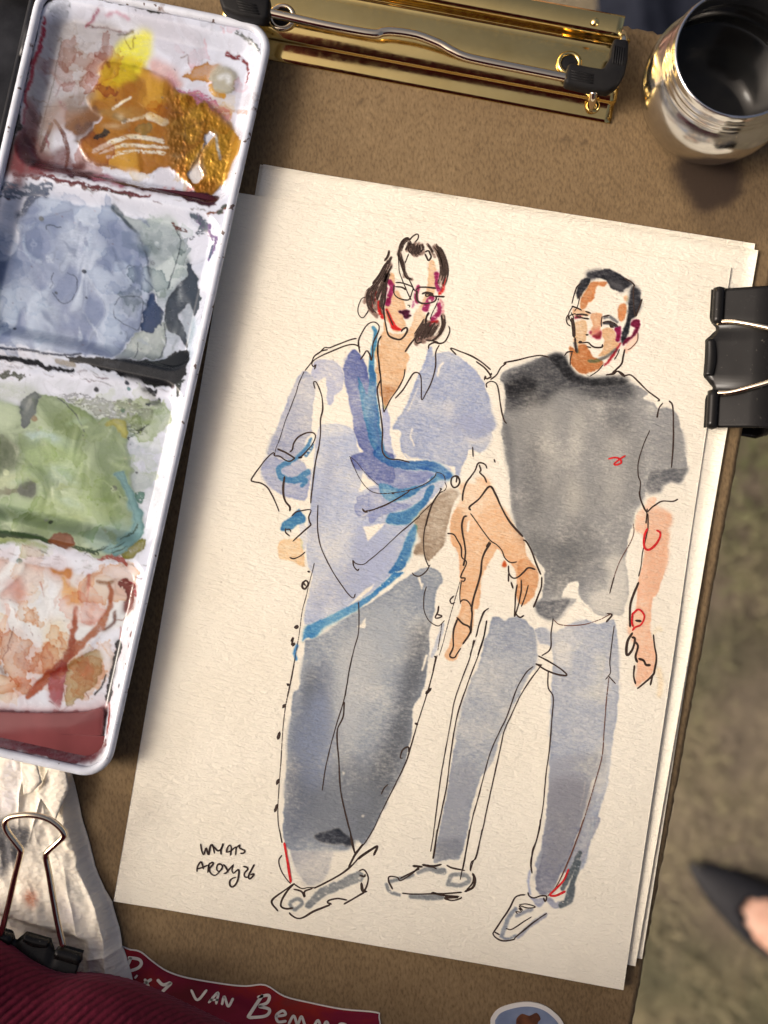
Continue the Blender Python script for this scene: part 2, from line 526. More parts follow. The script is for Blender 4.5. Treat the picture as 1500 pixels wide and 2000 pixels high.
# hair, dry dark pen
HAIR = []
for ww, p in (((3, 8), "805,185 750,200 715,260 695,340"), (5, "700,300 722,380 742,450 748,550"), (5, "715,330 735,460 780,560 822,577"), (6, "770,290 800,215 800,300"),
              (7, "815,230 830,320 845,340"), (7, "850,225 862,335 880,330"), (7, "890,230 895,320 915,320"), (5, "920,235 935,310"), (5, "970,235 1005,280 1045,360"),
              ((5, 11, 9, 5), "1050,240 1100,310 1140,410 1152,500 1140,570 1100,690"), (7, "1035,255 1080,340 1105,430 1105,540 1075,640"),
              (9, "600,400 560,490 500,590 440,660 395,700 365,800"), (9, "610,440 560,560 520,660 480,750 470,860"), (8, "590,520 560,620 545,720 520,800"), (9, "420,690 395,780 420,870 480,935"),
              (8, "480,640 440,740 450,850"), (3, "600,300 588,350 556,395"), (4, "620,360 600,410 570,450"), (8, "545,700 520,820 535,900"),
              ((6, 16, 18, 10), "975,985 930,1060 885,1130 865,1195"), (14, "1000,1010 960,1110 930,1170"), (14, "1060,1010 1010,1090 990,1150"), (9, "1120,930 1130,1010 1100,1090 1050,1150")):
    br('F1', (120, 92, 80), ww, p, d=.8, dry=.36, rag=.8, gran=.2, edge=0)
    HAIR.append((ww, p))
br('F1', (110, 20, 40), 6, "1000,1030 960,1080 900,1150", dry=.4)
# --- left figure: shirt
w('P', (170, 176, 194), "634,828 662,828 690,838 698,870 706,888 730,900 860,905 882,925 866,950 830,990 812,1012 800,1060 785,1090 768,1116 735,1150 690,1180 660,1196 630,1215 598,1222 594,1200 606,1150 611,1122 602,1105 598,1080 600,1040 606,985 608,950 615,880 622,840", low=.35)
for d_, sf, p in ((.7, 7, "700,1020 760,1050 770,1100 700,1160 640,1190 612,1200 612,1150 660,1120 690,1090"), (.5, 6, "640,880 655,860 652,930 636,980 622,1040 612,1050 622,960"), (.6, 3, "604,985 616,970 614,1040 608,1060"),
                  (.6, 5, "690,1060 720,1056 742,1072 720,1098 696,1092")):
    w('P', (150, 157, 184), p, d=d_, soft=sf, edge=0)
w('A', (168, 173, 202), "735,370 830,355 920,385 990,450 1005,570 990,640 950,690 912,710 905,760 880,800 858,790 845,720 832,620 825,535 770,560 705,575 690,490")
w('A', (160, 164, 184), "600,480 660,490 725,560 725,680 700,850 695,1050 640,1140 600,1250 530,1330 430,1340 330,1300 258,1290 300,1150 360,1000 440,800 530,590")
w('A', (164, 168, 190), "255,1305 330,1305 420,1350 540,1335 620,1360 640,1430 690,1440 680,1560 640,1720 550,1730 420,1690 330,1640 250,1570 200,1480 210,1400")
for ww, p, k in (((5, 9, 7), "690,1130 640,1220 570,1300 480,1360", .15), (11, "470,1365 400,1400 368,1450 400,1520 480,1530", .15), (13, "390,1500 480,1540 560,1520 650,1460", .2), (8, "700,1200 640,1290", .55), (8, "520,1560 640,1530 595,1595", .3)):
    br('A', TEAL, ww, p, dry=k, d=.85)
w('C', (46, 122, 162), "155,310 250,240 320,180 352,205 385,250 370,300 290,340 220,375 150,380")
w('C', (222, 184, 138), "135,490 330,460 360,560 380,700 365,735 320,715 260,680 150,660 125,620")
w('C', (190, 192, 205), "335,325 380,320 400,440 380,560 350,560 330,480", d=.7)
# right half of the shirt
w('B', (156, 166, 192), "595,235 625,260 630,340 650,320 720,290 800,290 870,320 950,390 1040,460 1110,560 1160,670 1190,800 1230,950 1235,1020 1190,1065 1200,1110 1180,1170 1150,1230 1080,1270 1010,1240 975,1250 950,1330 900,1450 880,1510 850,1490 845,1410 760,1390 650,1360 500,1330 400,1330 340,1290 310,1200 310,1060 240,1040 250,990 320,900 370,790 440,620 510,470 560,350", low=.3)
w('B', (146, 155, 188), "900,900 1100,900 1230,960 1230,1020 1150,1090 1050,1130 900,1080 760,1060", d=.75, soft=6, edge=.05)
w('B', (0, 0, 0), "1240,1040 1160,1110 1060,1150 940,1120 1000,1180 1140,1170 1240,1130", mode='lift', d=.45, soft=3)
w('B', (0, 0, 0), "740,800 820,790 830,850 780,930 750,900", mode='lift', d=.3, soft=5)
for ww, p in ((1.6, "480,640 430,750 380,868"), (4, "725,392 690,440 675,512"), (2.6, "425,1040 412,1110 442,1195"), (3, "345,1280 400,1320 480,1325")):
    br('B', (0, 0, 0), ww, p, mode='lift', d=.85)
w('B', (176, 180, 204), "130,800 190,850 210,1000 215,1150 240,1260 270,1310 200,1320 150,1270 135,1000")
# scarf
w('A', (104, 116, 168), "1110,260 1050,320 1010,430 1010,560 1040,700 1090,920 1110,1060 1160,1210 1200,1270 1080,1310 1120,1430 1200,1450 1290,1530 1400,1560 1500,1560 1500,1300 1400,1240 1350,1050 1330,800 1330,600 1250,560 1230,420 1180,330", low=.3)
br('F1', (62, 142, 176), (6, 9, 9, 12), "440,1045 465,1085 460,1180 436,1300 428,1420 425,1500")
w('A', TEAL, "1140,530 1180,580 1242,700 1250,480 1280,400 1330,560 1330,700 1350,900 1380,1080 1400,1220 1450,1300 1500,1330 1420,1350 1330,1280 1260,1180 1220,1000 1180,800 1150,640", d=.9, low=.35)
w('B', (130, 140, 180), "0,1240 150,1370 300,1430 650,1460 600,1520 480,1590 300,1620 150,1590 0,1545")
w('B', (42, 104, 160), "100,1200 140,1290 200,1335 320,1350 480,1350 600,1355 700,1380 780,1440 820,1500 810,1530 750,1540 700,1530 650,1460 500,1440 300,1430 150,1380 40,1290 60,1230", d=.95)
w('B', TEAL, "660,1470 560,1560 420,1605 280,1612 180,1580 100,1570 100,1640 150,1720 260,1750 420,1700 520,1620 620,1560 740,1530", d=.9, dry=.15)
w('B', (136, 145, 182), "0,1650 110,1620 160,1720 300,1760 450,1760 520,1720 380,1820 240,1850 120,1900 0,1960")
w('B', TEAL, "580,1600 520,1720 400,1810 300,1850 220,1850 180,1900 170,1960 300,1980 400,1960 500,1850 590,1740 630,1640 640,1580", d=.9, dry=.2)
w('C', (140, 148, 182), "880,90 900,40 1060,0 1130,60 1250,130 1340,150 1160,230 1000,260 900,250 850,150")
w('C', TEAL, "1440,320 1385,420 1350,500 1310,600 1260,700 1190,800 1330,760 1385,680 1420,580 1460,420 1480,340", d=.9, dry=.22)
w('C', (50, 128, 168), "1250,790 1180,860 1040,985 920,1060 700,1170 560,1240 420,1300 370,1360 360,1470 400,1430 480,1420 560,1330 700,1260 800,1200 960,1100 1140,960 1260,860 1340,790", d=.9, dry=.25)
for p in ("945,345 1160,310 1080,400 990,485", "905,255 1010,195 960,235", "860,1062 960,960 1060,900 1020,960 900,1060 780,1130"):
    w('C', (0, 0, 0), p, mode='lift', sm=0, rag=1)
w('A', (0, 0, 0), "1185,1460 1330,1580 1250,1610 1150,1655 1180,1560", mode='lift', sm=0)
br('C', (60, 132, 172), 6, "300,1500 275,1570 290,1630")
# arm behind the scarf, bare arms
w('D', (162, 140, 116), "460,390 520,380 600,420 560,470 540,530 500,620 480,720 450,800 450,880 400,960 330,1040 280,1080 240,1010 150,1010 160,930 200,880 150,740 160,660 250,560 330,500 380,440", low=.4)
w('D', (220, 174, 132), "740,265 800,255 860,280 895,340 940,430 1000,540 1100,680 1140,770 1210,860 1240,1000 1290,1090 1350,1160 1365,1250 1340,1370 1280,1460 1210,1510 1160,1480 1135,1400 1150,1270 1120,1140 1060,1090 1020,1030 960,960 920,1030 850,1140 800,1250 795,1380 770,1540 730,1560 730,1680 700,1790 640,1870 580,1960 560,2040 500,2060 440,2000 490,1900 520,1780 560,1640 600,1520 590,1400 590,1200 580,1020 520,920 490,770 510,640 570,540 600,440 590,330 740,330", low=.3)
w('D', (210, 156, 110), "1170,1070 1250,1060 1340,1160 1365,1250 1340,1370 1280,1460 1210,1510 1160,1480 1140,1380 1180,1280 1150,1200")
w('D', (200, 148, 102), "510,640 600,560 640,700 630,880 580,1000 500,800", d=.6, soft=4)
w('D', (0, 0, 0), "680,680 690,700 675,790 660,790 665,720", mode='lift')
w('D', (0, 0, 0), "575,440 595,450 520,600 492,760 478,770 500,620", mode='lift', d=.9)
w('D', (204, 116, 68), "1020,1080 1045,1110 1035,1145 1005,1140 1000,1115")
# --- left figure: trousers
w('P', (138, 145, 153), "598,1252 630,1238 690,1196 740,1166 790,1130 830,1110 850,1112 862,1122 866,1134 855,1150 846,1200 838,1240 840,1270 834,1310 826,1350 808,1380 806,1420 795,1470 780,1520 757,1560 740,1600 712,1648 698,1640 690,1645 680,1660 640,1664 600,1662 556,1650 556,1560 560,1500 562,1440 570,1380 573,1352 583,1342 590,1300 596,1260", low=.4)
w('P', (94, 101, 116), "606,1310 640,1300 640,1420 620,1500 640,1560 600,1610 560,1640 558,1500 575,1400", d=.85, soft=12, edge=0)
w('P', (84, 90, 104), "560,1520 620,1500 640,1580 600,1640 558,1640", d=.5, soft=14, edge=0)
w('P', (80, 84, 92), "806,1230 850,1230 818,1380 795,1480 750,1580 700,1650 670,1600 720,1500 765,1400", d=.85, soft=14, edge=0)
w('P', (158, 163, 168), "680,1230 770,1180 790,1280 730,1360 700,1450 660,1400", d=.4, soft=14, edge=0)
w('P', (86, 94, 106), "598,1300 615,1310 610,1400 600,1420 592,1360", d=.5, soft=6, edge=0)
w('P', (96, 102, 112), "640,1500 700,1480 740,1560 700,1640 620,1650 600,1600", d=.75, soft=14, edge=0)
w('P', (112, 122, 144), "600,1380 640,1360 650,1460 620,1540 580,1500", d=.5, soft=10, edge=0)
w('P', (0, 0, 0), "660,1260 720,1240 740,1300 700,1420 660,1500 650,1420", mode='lift', d=.16, soft=12)
w('H', (52, 56, 66), "380,1470 450,1440 580,1400 640,1430 720,1500 690,1555 600,1550 500,1530 430,1500", d=.9, soft=2.2, rag=4, low=.5)
w('J', (142, 138, 142), "190,0 480,20 490,150 450,290 400,345 330,352 270,290 240,220 215,130", d=.8, soft=1.5)
w('D', (172, 175, 184), "415,1690 440,1685 430,1740 350,1990 310,2000 380,1780", d=.8)
w('D', (176, 178, 186), "230,1250 300,1180 410,1230 400,1290 370,1330 320,1560 290,1500 300,1330")
w('H', (0, 0, 0), "1300,0 1322,0 1277,130 1265,130", mode='lift', sm=0)
w('C', (0, 0, 0), "980,1240 960,1330 885,1325 925,1290", mode='lift', sm=0)
w('D', (0, 0, 0), "190,1230 215,1300 240,1290 220,1360 180,1260", mode='lift', sm=0)
for p in ("620,945 640,960 622,970", "780,1300 800,1295 785,1312"):
    w('H', (0, 0, 0), p, mode='lift', d=.7)
# --- right figure: T-shirt
TS = "976,737 990,722 1016,713 1034,706 1050,698 1066,695 1076,699 1097,693 1106,708 1120,724 1136,734 1158,738 1184,734 1209,733 1226,744 1244,755 1262,764 1266,770 1256,776 1262,783 1276,786 1284,797 1296,797 1310,797 1320,806 1326,817 1335,856 1339,892 1339,923 1329,940 1315,943 1293,951 1290,962 1276,964 1262,962 1259,971 1251,985 1242,996 1237,1018 1230,1040 1228,1047 1221,1094 1227,1128 1226,1166 1216,1200 1201,1202 1168,1200 1149,1183 1131,1164 1130,1142 1120,1135 1108,1142 1098,1166 1125,1171 1108,1190 1096,1207 1079,1212 1058,1205 1048,1193 1048,1176 1058,1166 1065,1118 1050,1094 1031,1061 1014,1039 1005,1015 997,982 995,940 990,898 981,856 981,828 988,786 986,752"
w('P', (156, 155, 154), TS, low=.2, rag=1.8)
w('P', (126, 126, 125), "986,752 1060,700 1106,708 1136,734 1209,733 1262,776 1262,860 1255,960 1235,1010 1222,1080 1190,1120 1100,1150 1066,1120 1031,1061 1005,1015 995,940 981,856 988,786", d=.7, soft=9, edge=0, low=.55)
w('P', (58, 60, 68), "976,740 1016,713 1066,694 1100,692 1112,720 1140,736 1209,733 1240,756 1230,780 1160,778 1100,762 1060,790 1010,800 985,800", d=.8, soft=7, edge=0, low=.12)
w('P', (30, 31, 38), "988,750 1020,735 1050,745 1040,765 1010,775 990,772", d=.9, soft=4, edge=0)
w('P', (36, 38, 44), "1068,696 1098,692 1108,710 1124,728 1160,740 1210,734 1228,748 1200,756 1150,754 1112,746 1090,724", d=.85, soft=2.2, edge=0)
w('P', (95, 97, 103), "981,830 996,830 1002,900 1012,1000 1020,1040 1005,1015 995,940", d=.7, soft=4, edge=0)
w('P', (88, 90, 96), "1200,770 1230,790 1225,850 1180,830", d=.5, soft=9, edge=0)
w('P', (0, 0, 0), "1118,820 1140,800 1136,850 1120,930 1140,960 1124,1010 1106,1000 1112,900", mode='lift', d=.3, soft=11)
w('P', (0, 0, 0), "1060,800 1090,810 1085,900 1070,980 1050,900", mode='lift', d=.14, soft=12)
w('P', (0, 0, 0), "1180,860 1220,850 1215,960 1185,1000", mode='lift', d=.16, soft=12)
w('P', (84, 85, 90), "1020,900 1050,860 1060,960 1040,1020 1015,980", d=.45, soft=10, edge=0)
w('P', (88, 89, 92), "1090,1040 1150,1020 1170,1080 1110,1120", d=.45, soft=10, edge=0)
w('P', (0, 0, 0), "1030,770 1052,780 1046,830 1030,850", mode='lift', d=.08, soft=10)
w('E', (98, 100, 106), "1180,940 1290,915 1425,900 1420,945 1390,1000 1340,1010 1260,1035 1240,1085 1150,1075", d=.85, soft=2.5, rag=3)
w('E', (120, 122, 126), "1200,520 1330,500 1400,600 1420,850 1300,900 1200,880", d=.45, soft=8, edge=0)
w('G', (86, 88, 92), "60,330 500,420 600,520 560,560 540,650 545,760 450,760 400,870 260,830 240,640 130,430", d=.6, soft=9, edge=0)
w('G', (84, 86, 92), "200,900 330,880 480,870 440,950 380,1030 320,1045 230,1010 195,960", d=.75, soft=2.5)
w('G', (112, 114, 118), "550,640 680,600 780,640 780,760 660,840 560,840 540,760", d=.55, soft=5)
w('G', (0, 0, 0), "760,560 920,540 945,760 930,950 830,1020 640,960 660,840 790,780", mode='lift', d=.42, soft=6)
# right figure: bare arm
w('G', (225, 177, 143), "1110,60 1170,50 1180,110 1250,150 1295,190 1290,260 1270,300 1285,380 1270,450 1270,560 1240,660 1210,740 1180,830 1140,880 1130,1000 1130,1130 1160,1280 1175,1400 1140,1480 1080,1550 1010,1590 1000,1500 1020,1380 1000,1250 960,1170 950,1110 1000,960 1030,740 1070,500 1075,360 1010,320 990,250 1020,180 1080,130", low=.25, rag=2)
w('G', (210, 152, 116), "1100,170 1290,200 1270,430 1240,640 1150,840 1080,840 1090,500", d=.45, soft=4)
br('G', (222, 192, 150), 10, "1190,1450 1210,1540 1195,1655", d=.6, soft=2)
br('G', (226, 204, 170), 8, "1155,1150 1190,1105 1212,1125", d=.6, soft=1.5)
# right figure: trousers
w('I', (146, 150, 158), "505,90 540,95 600,120 640,90 720,100 780,150 800,190 820,330 810,410 750,520 700,620 640,740 590,860 550,960 530,1040 480,1130 420,1220 380,1330 350,1460 330,1580 310,1680 270,1780 200,1780 110,1800 100,1760 130,1620 160,1450 200,1250 230,1050 260,870 300,700 350,550 420,400 450,270 480,180", low=.3, rag=2.2)
w('I', (122, 124, 134), "200,1150 400,1150 340,1450 300,1700 200,1780 110,1790 150,1500", d=.6, soft=8, edge=0)
w('I', (96, 100, 112), "130,1660 300,1640 270,1770 110,1790", d=.6, soft=5, rag=3)
w('I', (154, 157, 166), "800,190 860,160 920,200 1000,160 1100,115 1180,110 1240,140 1330,110 1365,140 1385,300 1390,560 1370,800 1340,1000 1310,1270 1260,1420 1180,1700 1110,1857 820,1857 850,1700 880,1500 900,1250 905,1000 910,760 920,560 925,400 910,300 850,290", low=.3, rag=1.6)
w('I', (140, 143, 153), "1060,300 1300,200 1290,600 1310,1000 1290,1260 1110,1250 1060,1000 1050,700", d=.55, soft=2)
w('I', (122, 122, 132), "905,1100 1300,1050 1220,1250 1130,1560 1000,1857 830,1857 880,1500", d=.6, soft=6, edge=0)
w('I', (0, 0, 0), "820,290 900,285 925,380 915,450 830,365", mode='lift', d=.9)
w('I', (0, 0, 0), "935,285 1050,300 1055,450 1000,430 940,400", mode='lift', d=.35, soft=3)
w('I', (0, 0, 0), "1200,1240 1225,1250 1130,1560 1080,1700 1070,1680 1130,1500", mode='lift', d=.75)
br('I', (0, 0, 0), 2, "1155,1245 1140,1330 1118,1410", mode='lift', d=.8)
w('K', (112, 110, 120), "655,-300 1040,-300 900,180 830,350 760,500 700,620 640,655 590,620 550,560 570,440 620,300", d=.8, soft=9, edge=0)
w('K', (128, 126, 136), "640,100 940,60 900,180 830,350 760,500 700,620 640,655 590,640 552,560 570,440 620,300", rag=2)
w('K', (152, 148, 152), "990,0 1115,0 1040,180 980,330 940,400 880,330 930,170")
w('K', (140, 140, 156), "500,660 560,690 650,680 590,755 540,720", d=.8)
for c, ww, p, k in (((86, 94, 98), 10, "935,290 880,400 790,590", .3), ((84, 94, 98), 10, "930,370 880,520 820,700", .3), ((84, 92, 96), 12, "870,580 850,690 770,735", .25),
                    ((150, 150, 166), 5, "505,450 490,540 505,640", 0), ((140, 138, 150), 12, "680,700 720,740 760,730", .1),
                    ((122, 126, 134), 8, "380,770 330,830 290,930 258,1000", .2), ((122, 126, 134), 5, "250,1005 310,1030 385,1000", .2), ((130, 130, 136), 7, "390,830 450,800 520,780", .2), ((142, 138, 144), 8, "640,820 500,920 400,1010", .25)):
    br('K', c, ww, p, dry=k)
br('K', (215, 190, 168), 5, "770,790 790,850 840,840 840,770", d=.35, dry=.4)
for ww, p in (((14, 20), "335,480 420,400 500,365"), ((18, 22), "540,350 600,320 650,300"), (7, "230,500 218,465 265,440 292,470 245,510"), (7, "830,350 850,390 910,415"),
              (7, "850,330 930,310 1000,290"), ((6, 14), "1030,275 1100,250 1190,265"), (11, "990,425 1080,432 1180,428"), (8, "1220,345 1250,290 1330,290 1355,320 1300,355 1225,345")):
    br('J', (112, 114, 114), ww, p, dry=.34, d=.9)
# --- right figure: head
HR = (48, 50, 60)
w('F2', HR, "520,230 560,200 680,185 750,180 820,210 900,260 960,300 980,320 900,370 880,395 820,390 770,370 740,320 700,280 640,265 560,275 540,250", rag=1, low=.4)
w('F2', HR, "470,290 520,255 570,270 550,330 500,400 460,460 435,470 425,420 445,350", rag=1)
w('F2', HR, "960,370 990,340 1050,390 1050,450 1070,500 1030,590 1000,650 960,680 950,740 920,840 880,900 865,870 890,760 920,680 940,520", rag=1, low=.4)
w('F2', (204, 140, 90), "560,320 620,300 720,310 700,350 630,350 590,480 540,500 520,560 470,560 465,480 500,420", low=.4)
w('F2', (190, 110, 60), "480,450 580,430 560,500 500,540", d=.5, soft=4, edge=0)
w('F2', (208, 146, 98), "840,560 880,520 920,515 915,600 880,690 840,650")
w('F2', (228, 190, 155), "885,440 930,430 940,490 900,480")
w('F2', (214, 168, 130), "570,620 680,615 675,700 660,760 660,850 600,850 560,800 580,740")
w('F2', (138, 28, 50), "612,818 668,772 664,850 606,852 590,835", d=.9, soft=1.6)
w('F2', (150, 40, 62), "556,795 580,780 584,815 562,815", d=.9, soft=1.2)
w('F2', (196, 110, 92), "590,770 660,740 655,800 600,815", d=.6, soft=3)
w('F2', (176, 112, 66), "380,1060 480,1080 600,1090 660,1110 600,1170 500,1195 400,1130", d=.6, soft=3)
w('F2', (190, 140, 96), "700,900 800,880 840,940 760,1000 680,1020", d=.45, soft=4)
w('F2', (84, 84, 92), "730,290 850,320 900,370 840,385 770,360", d=.5, soft=3)
w('F2', (216, 180, 140), "420,690 525,690 525,850 500,890 440,940 400,920 400,760")
w('F2', (218, 178, 140), "400,560 540,590 545,640 410,640")
w('F2', (216, 178, 138), "690,760 790,760 830,880 860,900 840,960 760,1010 700,1030 640,1030 690,960 700,880 680,820")
w('F2', (192, 130, 82), "365,930 430,985 440,930 520,920 560,990 590,1030 660,1060 690,1090 640,1150 540,1195 470,1190 400,1140 365,1090", low=.3)
w('F2', MAG, "800,750 860,735 870,800 850,880 810,870 820,810")
w('F2', (122, 26, 62), "980,680 1050,680 1040,780 1000,830 930,890 880,920 900,860 960,830 1000,760 960,720")
w('F2', (236, 200, 176), "1030,800 1020,880 940,990 890,980 920,900")
br('F2', (166, 26, 42), (3, 6, 3), "860,900 800,990 750,1060 700,1120")
br('F2', (122, 116, 110), 7, "550,1070 620,1068 700,1040 820,960", dry=.2)
br('F2', (120, 120, 124), (6, 8, 5), "700,650 760,645 825,690", dry=.3)
br('F2', (70, 70, 76), (5, 8, 4), "690,705 760,700 830,740", dry=.1)
br('F2', (140, 30, 60), 6, "422,645 460,640")
br('F2', (110, 112, 122), 6, "410,900 430,990", dry=.2)
# specks on the sheet
rs = np.random.RandomState(5)
for _ in range(60):
    x, y = rs.uniform(430, 1250), rs.uniform(430, 1800)
    br('P', (150, 130, 110), rs.uniform(.8, 1.9), f"{x:.0f},{y:.0f} {x+1.2:.1f},{y+.6:.1f}", d=rs.uniform(.3, .9), rag=0)

# ------------------------------------------------------------------ pen lines: (colour key, region, width in px, points)
INK = {}
def ink(key, reg, wd, *ss):
    for s_ in ss:
        INK.setdefault(key, []).append((pts(reg, s_), wd))
L_, R_, SG = 'left', 'right', 'sign'
ink(L_, 'F1', 2.5, "800,195 830,160 870,137 887,150 880,185 855,215")
ink(L_, 'F1', 4.5, "800,185 750,195 720,250 695,310 690,350")
ink(L_, 'F1', 2.1, "690,350 695,430 700,500 730,590 760,660 790,730 815,780", "790,330 770,380 755,420", "790,570 825,640 840,680")
ink(L_, 'F1', 3.2, "695,340 715,420 735,480 755,540 780,570 822,577", "950,310 985,300 1000,330 1010,360 985,395 965,360 950,330", "760,290 800,220 790,290 820,320 840,230 850,330 870,250 880,330 900,240 910,310 940,260")
ink(L_, 'F1', 2.2, "375,750 330,770 300,840 295,900 320,945 350,950 385,905 395,880")
ink(L_, 'F1', 3.2, "575,620 565,700 560,780 545,860 555,950 570,1040 600,1130 690,1165 740,1140 775,1085 770,1050 735,1065 718,1088")
ink(L_, 'F1', 2.6, "665,610 730,615 830,655 825,700 800,770 760,780 690,760 650,720 645,660 650,635", "830,670 855,685 880,665 900,655")
ink(L_, 'F1', 3.2, "660,650 720,655 765,680", "890,655 960,655 1055,665", "870,690 870,760 890,800 950,815 1030,800 1060,770 1055,740", "1050,745 1140,748", "920,720 960,705 1000,710 1030,725 960,720 965,745 1000,735 1050,745")
ink(L_, 'F1', 2.6, "780,830 805,835 795,850", "790,935 815,935", "575,880 610,960 640,1030")
ink(L_, 'F1', 1.7, "1085,760 1060,830 1020,910 1000,970")
ink(L_, 'F1', 3.2, "955,1000 970,930 990,900 960,960 950,1000", "1110,930 1120,1000 1110,1080 1060,1150 1020,1175", "870,1130 800,1220 755,1285", "950,1010 900,1080 860,1160 870,1200 920,1190")
ink(L_, 'F1', 2.7, "315,1295 300,1200 320,1130 380,1030 450,995 500,1030 495,1090 450,1180 440,1230 440,1300 425,1370 410,1310 380,1275 350,1320 320,1360", "525,1130 495,1190 490,1290 500,1400 510,1500", "960,1170 1030,1180 1080,1195")
ink(L_, 'F1', 4, "620,360 600,400 560,440 500,540 440,620", "600,300 588,350 556,395", "1060,250 1110,330 1145,430 1150,540")
ink(L_, 'A', 2.5, "1130,155 1080,165 960,210 870,245 820,245 780,285 720,330 690,390 630,470", "1165,240 1110,215 1030,225 900,275 780,330 720,365 695,400 710,430 735,410 720,455", "850,265 800,275 770,290")
ink(L_, 'A', 1.4, "620,480 570,590 540,690 490,820 440,950 400,1080 370,1170 345,1230 330,1300", "1060,1305 1130,1360 1200,1450 1280,1530 1350,1590", "755,1780 750,1990")
ink(L_, 'A', 2.6, "725,645 712,585 735,580 770,650 795,740 800,850 780,950 780,1080 765,1200 730,1370 710,1520 690,1690 685,1765", "530,1325 480,1355 430,1340 380,1305 330,1300 320,1270 250,1330 180,1420 105,1530 130,1555 200,1570 260,1610 310,1690 350,1780 375,1845",
    "480,1265 505,1240 520,1180 560,1120 620,1085 680,1072 720,1085 730,1120 700,1190 650,1250 590,1310 560,1320 600,1320")
ink(L_, 'A', 3.8, "360,1235 440,1270 530,1325", "430,1505 415,1600 420,1690 440,1750 480,1800 480,1840")
ink(L_, 'A', 1.7, "1070,1320 1120,1440 1180,1550 1250,1630 1330,1665 1500,1670")
ink(L_, 'B', 2.4, "120,130 95,180 85,280 100,400 115,520 125,650 145,860 160,850 220,740 290,640 340,540 355,455", "115,565 85,640 90,720 110,850 130,1000 135,1100 130,1230 150,1290 200,1330 300,1340 400,1365",
    "260,740 340,650 400,550 440,495 480,490 510,530 515,640 518,755 560,690 610,590 640,490 655,400 655,290 690,220", "1015,1215 1020,1310")
ink(L_, 'B', 3, "585,255 590,220 640,195 700,205 750,180 785,110 790,60 780,35", "855,315 800,250 900,285 1000,325 1100,385 1190,460", "1050,380 1130,440 1180,500 1190,520 1200,495", "1130,560 1140,520 1150,550 1200,530", "1225,1335 1235,1365")
ink(R_, 'B', 2.6, "1190,555 1250,510 1290,440 1340,400 1330,390 1420,375 1500,355", "1155,635 1150,600 1190,575 1240,590 1265,650 1280,750 1295,850 1320,950 1345,985")
ink(L_, 'B', 3.4, "855,1560 860,1500 815,1515 805,1570 830,1610 870,1595 890,1550 870,1505 840,1500")
ink(L_, 'B', 1.8, "660,1460 720,1480 745,1520 745,1560 760,1600 740,1640 690,1670 630,1760 590,1870 560,1990", "705,1630 640,1740 520,1860 400,1980", "660,1470 640,1510 560,1570 450,1620 330,1650 200,1665", "420,1625 300,1710 150,1790 0,1845")
ink(L_, 'B', 5, "700,1620 710,1628")
ink(R_, 'D', 3, "615,490 620,420 650,320 700,250 740,190 765,130 800,120 840,140 855,175", "780,140 795,190 785,215 830,260 850,310", "660,640 630,650 610,720 615,800 635,900 645,980 640,1050 625,1130 640,1070")
ink(R_, 'D', 3.6, "695,580 680,560 700,535 780,470 880,350 940,430 980,520 1030,620 1080,700 1140,770 1205,840", "890,900 830,1000 805,1080 795,1190 765,1310 730,1420 705,1530 710,1600 700,1700 690,1780 620,1890", "1210,875 1240,890 1290,980 1330,1090 1380,1210", "1390,1235 1385,1330 1350,1430 1310,1530")
ink(R_, 'D', 2, "695,615 750,690 820,790 890,880 950,920 1000,975 1025,1040 1060,1080 1100,1095 1145,1085", "605,1280 590,1400 595,1495", "1260,1315 1230,1420 1190,1525")
ink(L_, 'D', 2.6, "470,810 530,820 570,880 605,950 610,1040 655,1085 640,1140 610,1200 600,1240 640,1245 630,1275 600,1270")
ink(R_, 'D', 3, "595,1480 620,1460 660,1465 690,1500 700,1530", "560,1630 620,1690 680,1720 700,1780", "565,1650 530,1750 525,1850 525,1920 490,2000", "880,890 850,940", "1065,1125 1070,1200 1110,1245 1160,1235 1210,1190 1260,1145 1325,1160", "1065,1200 1065,1280", "1090,1285 1110,1345",
    "1150,1310 1135,1400 1130,1500 1125,1620 1140,1580 1170,1480 1190,1350 1190,1265", "1130,1580 1150,1610 1180,1630 1215,1610", "490,2000 505,2020 540,2020 560,1990 600,1930")
ink(L_, 'D', 1.9, "285,1130 250,1040 235,900 250,750 290,600 330,500 410,380", "265,1330 240,1420 240,1550 280,1650 340,1700 390,1710 440,1660")
ink(L_, 'D', 2.8, "300,1115 260,1180 200,1225 150,1220 125,1195", "385,1520 375,1580 350,1630 380,1635 415,1615 370,1600", "530,1420 495,1460 510,1495 540,1480")
ink(L_, 'D', 1.4, "590,1280 550,1430 500,1600 460,1750 420,1900 390,2000", "415,1690 400,1800 375,1950")
ink(R_, 'D', 2, "870,1540 830,1580 780,1700 755,1810", "740,1850 700,1960 690,2000", "855,1660 830,1790 790,1920 765,2000")
ink(L_, 'C', 2.7, "250,240 290,200 340,188 435,180 415,250 425,300 435,325 400,360 330,420 260,485", "190,360 190,400 230,435", "195,370 230,370 240,395", "230,645 270,655 330,630 380,590", "845,670 855,730 890,770 905,755")
ink(L_, 'C', 2, "505,130 500,250 505,400 530,530 580,650 660,800 740,920 800,1000 850,1040 870,1000", "845,670 880,705 950,710 1020,660 1150,550 1300,410 1500,240", "900,1080 905,1200 900,1380 860,1530 820,1700 790,1870 770,2000", "970,190 1060,170 1200,110 1390,5")
ink(L_, 'C', 1.5, "470,700 430,860 390,1020 350,1180 320,1400 290,1580 250,1780 205,2000")
ink(L_, 'C', 4, "405,780 425,785", "360,880 350,930 380,950 410,900 390,870 365,890 385,920", "275,1325 300,1310 310,1320 295,1335 275,1325", "240,1460 265,1425 250,1500 280,1480 260,1510", "940,170 960,195 990,200")
ink(L_, 'C', 6, "205,1880 218,1888")
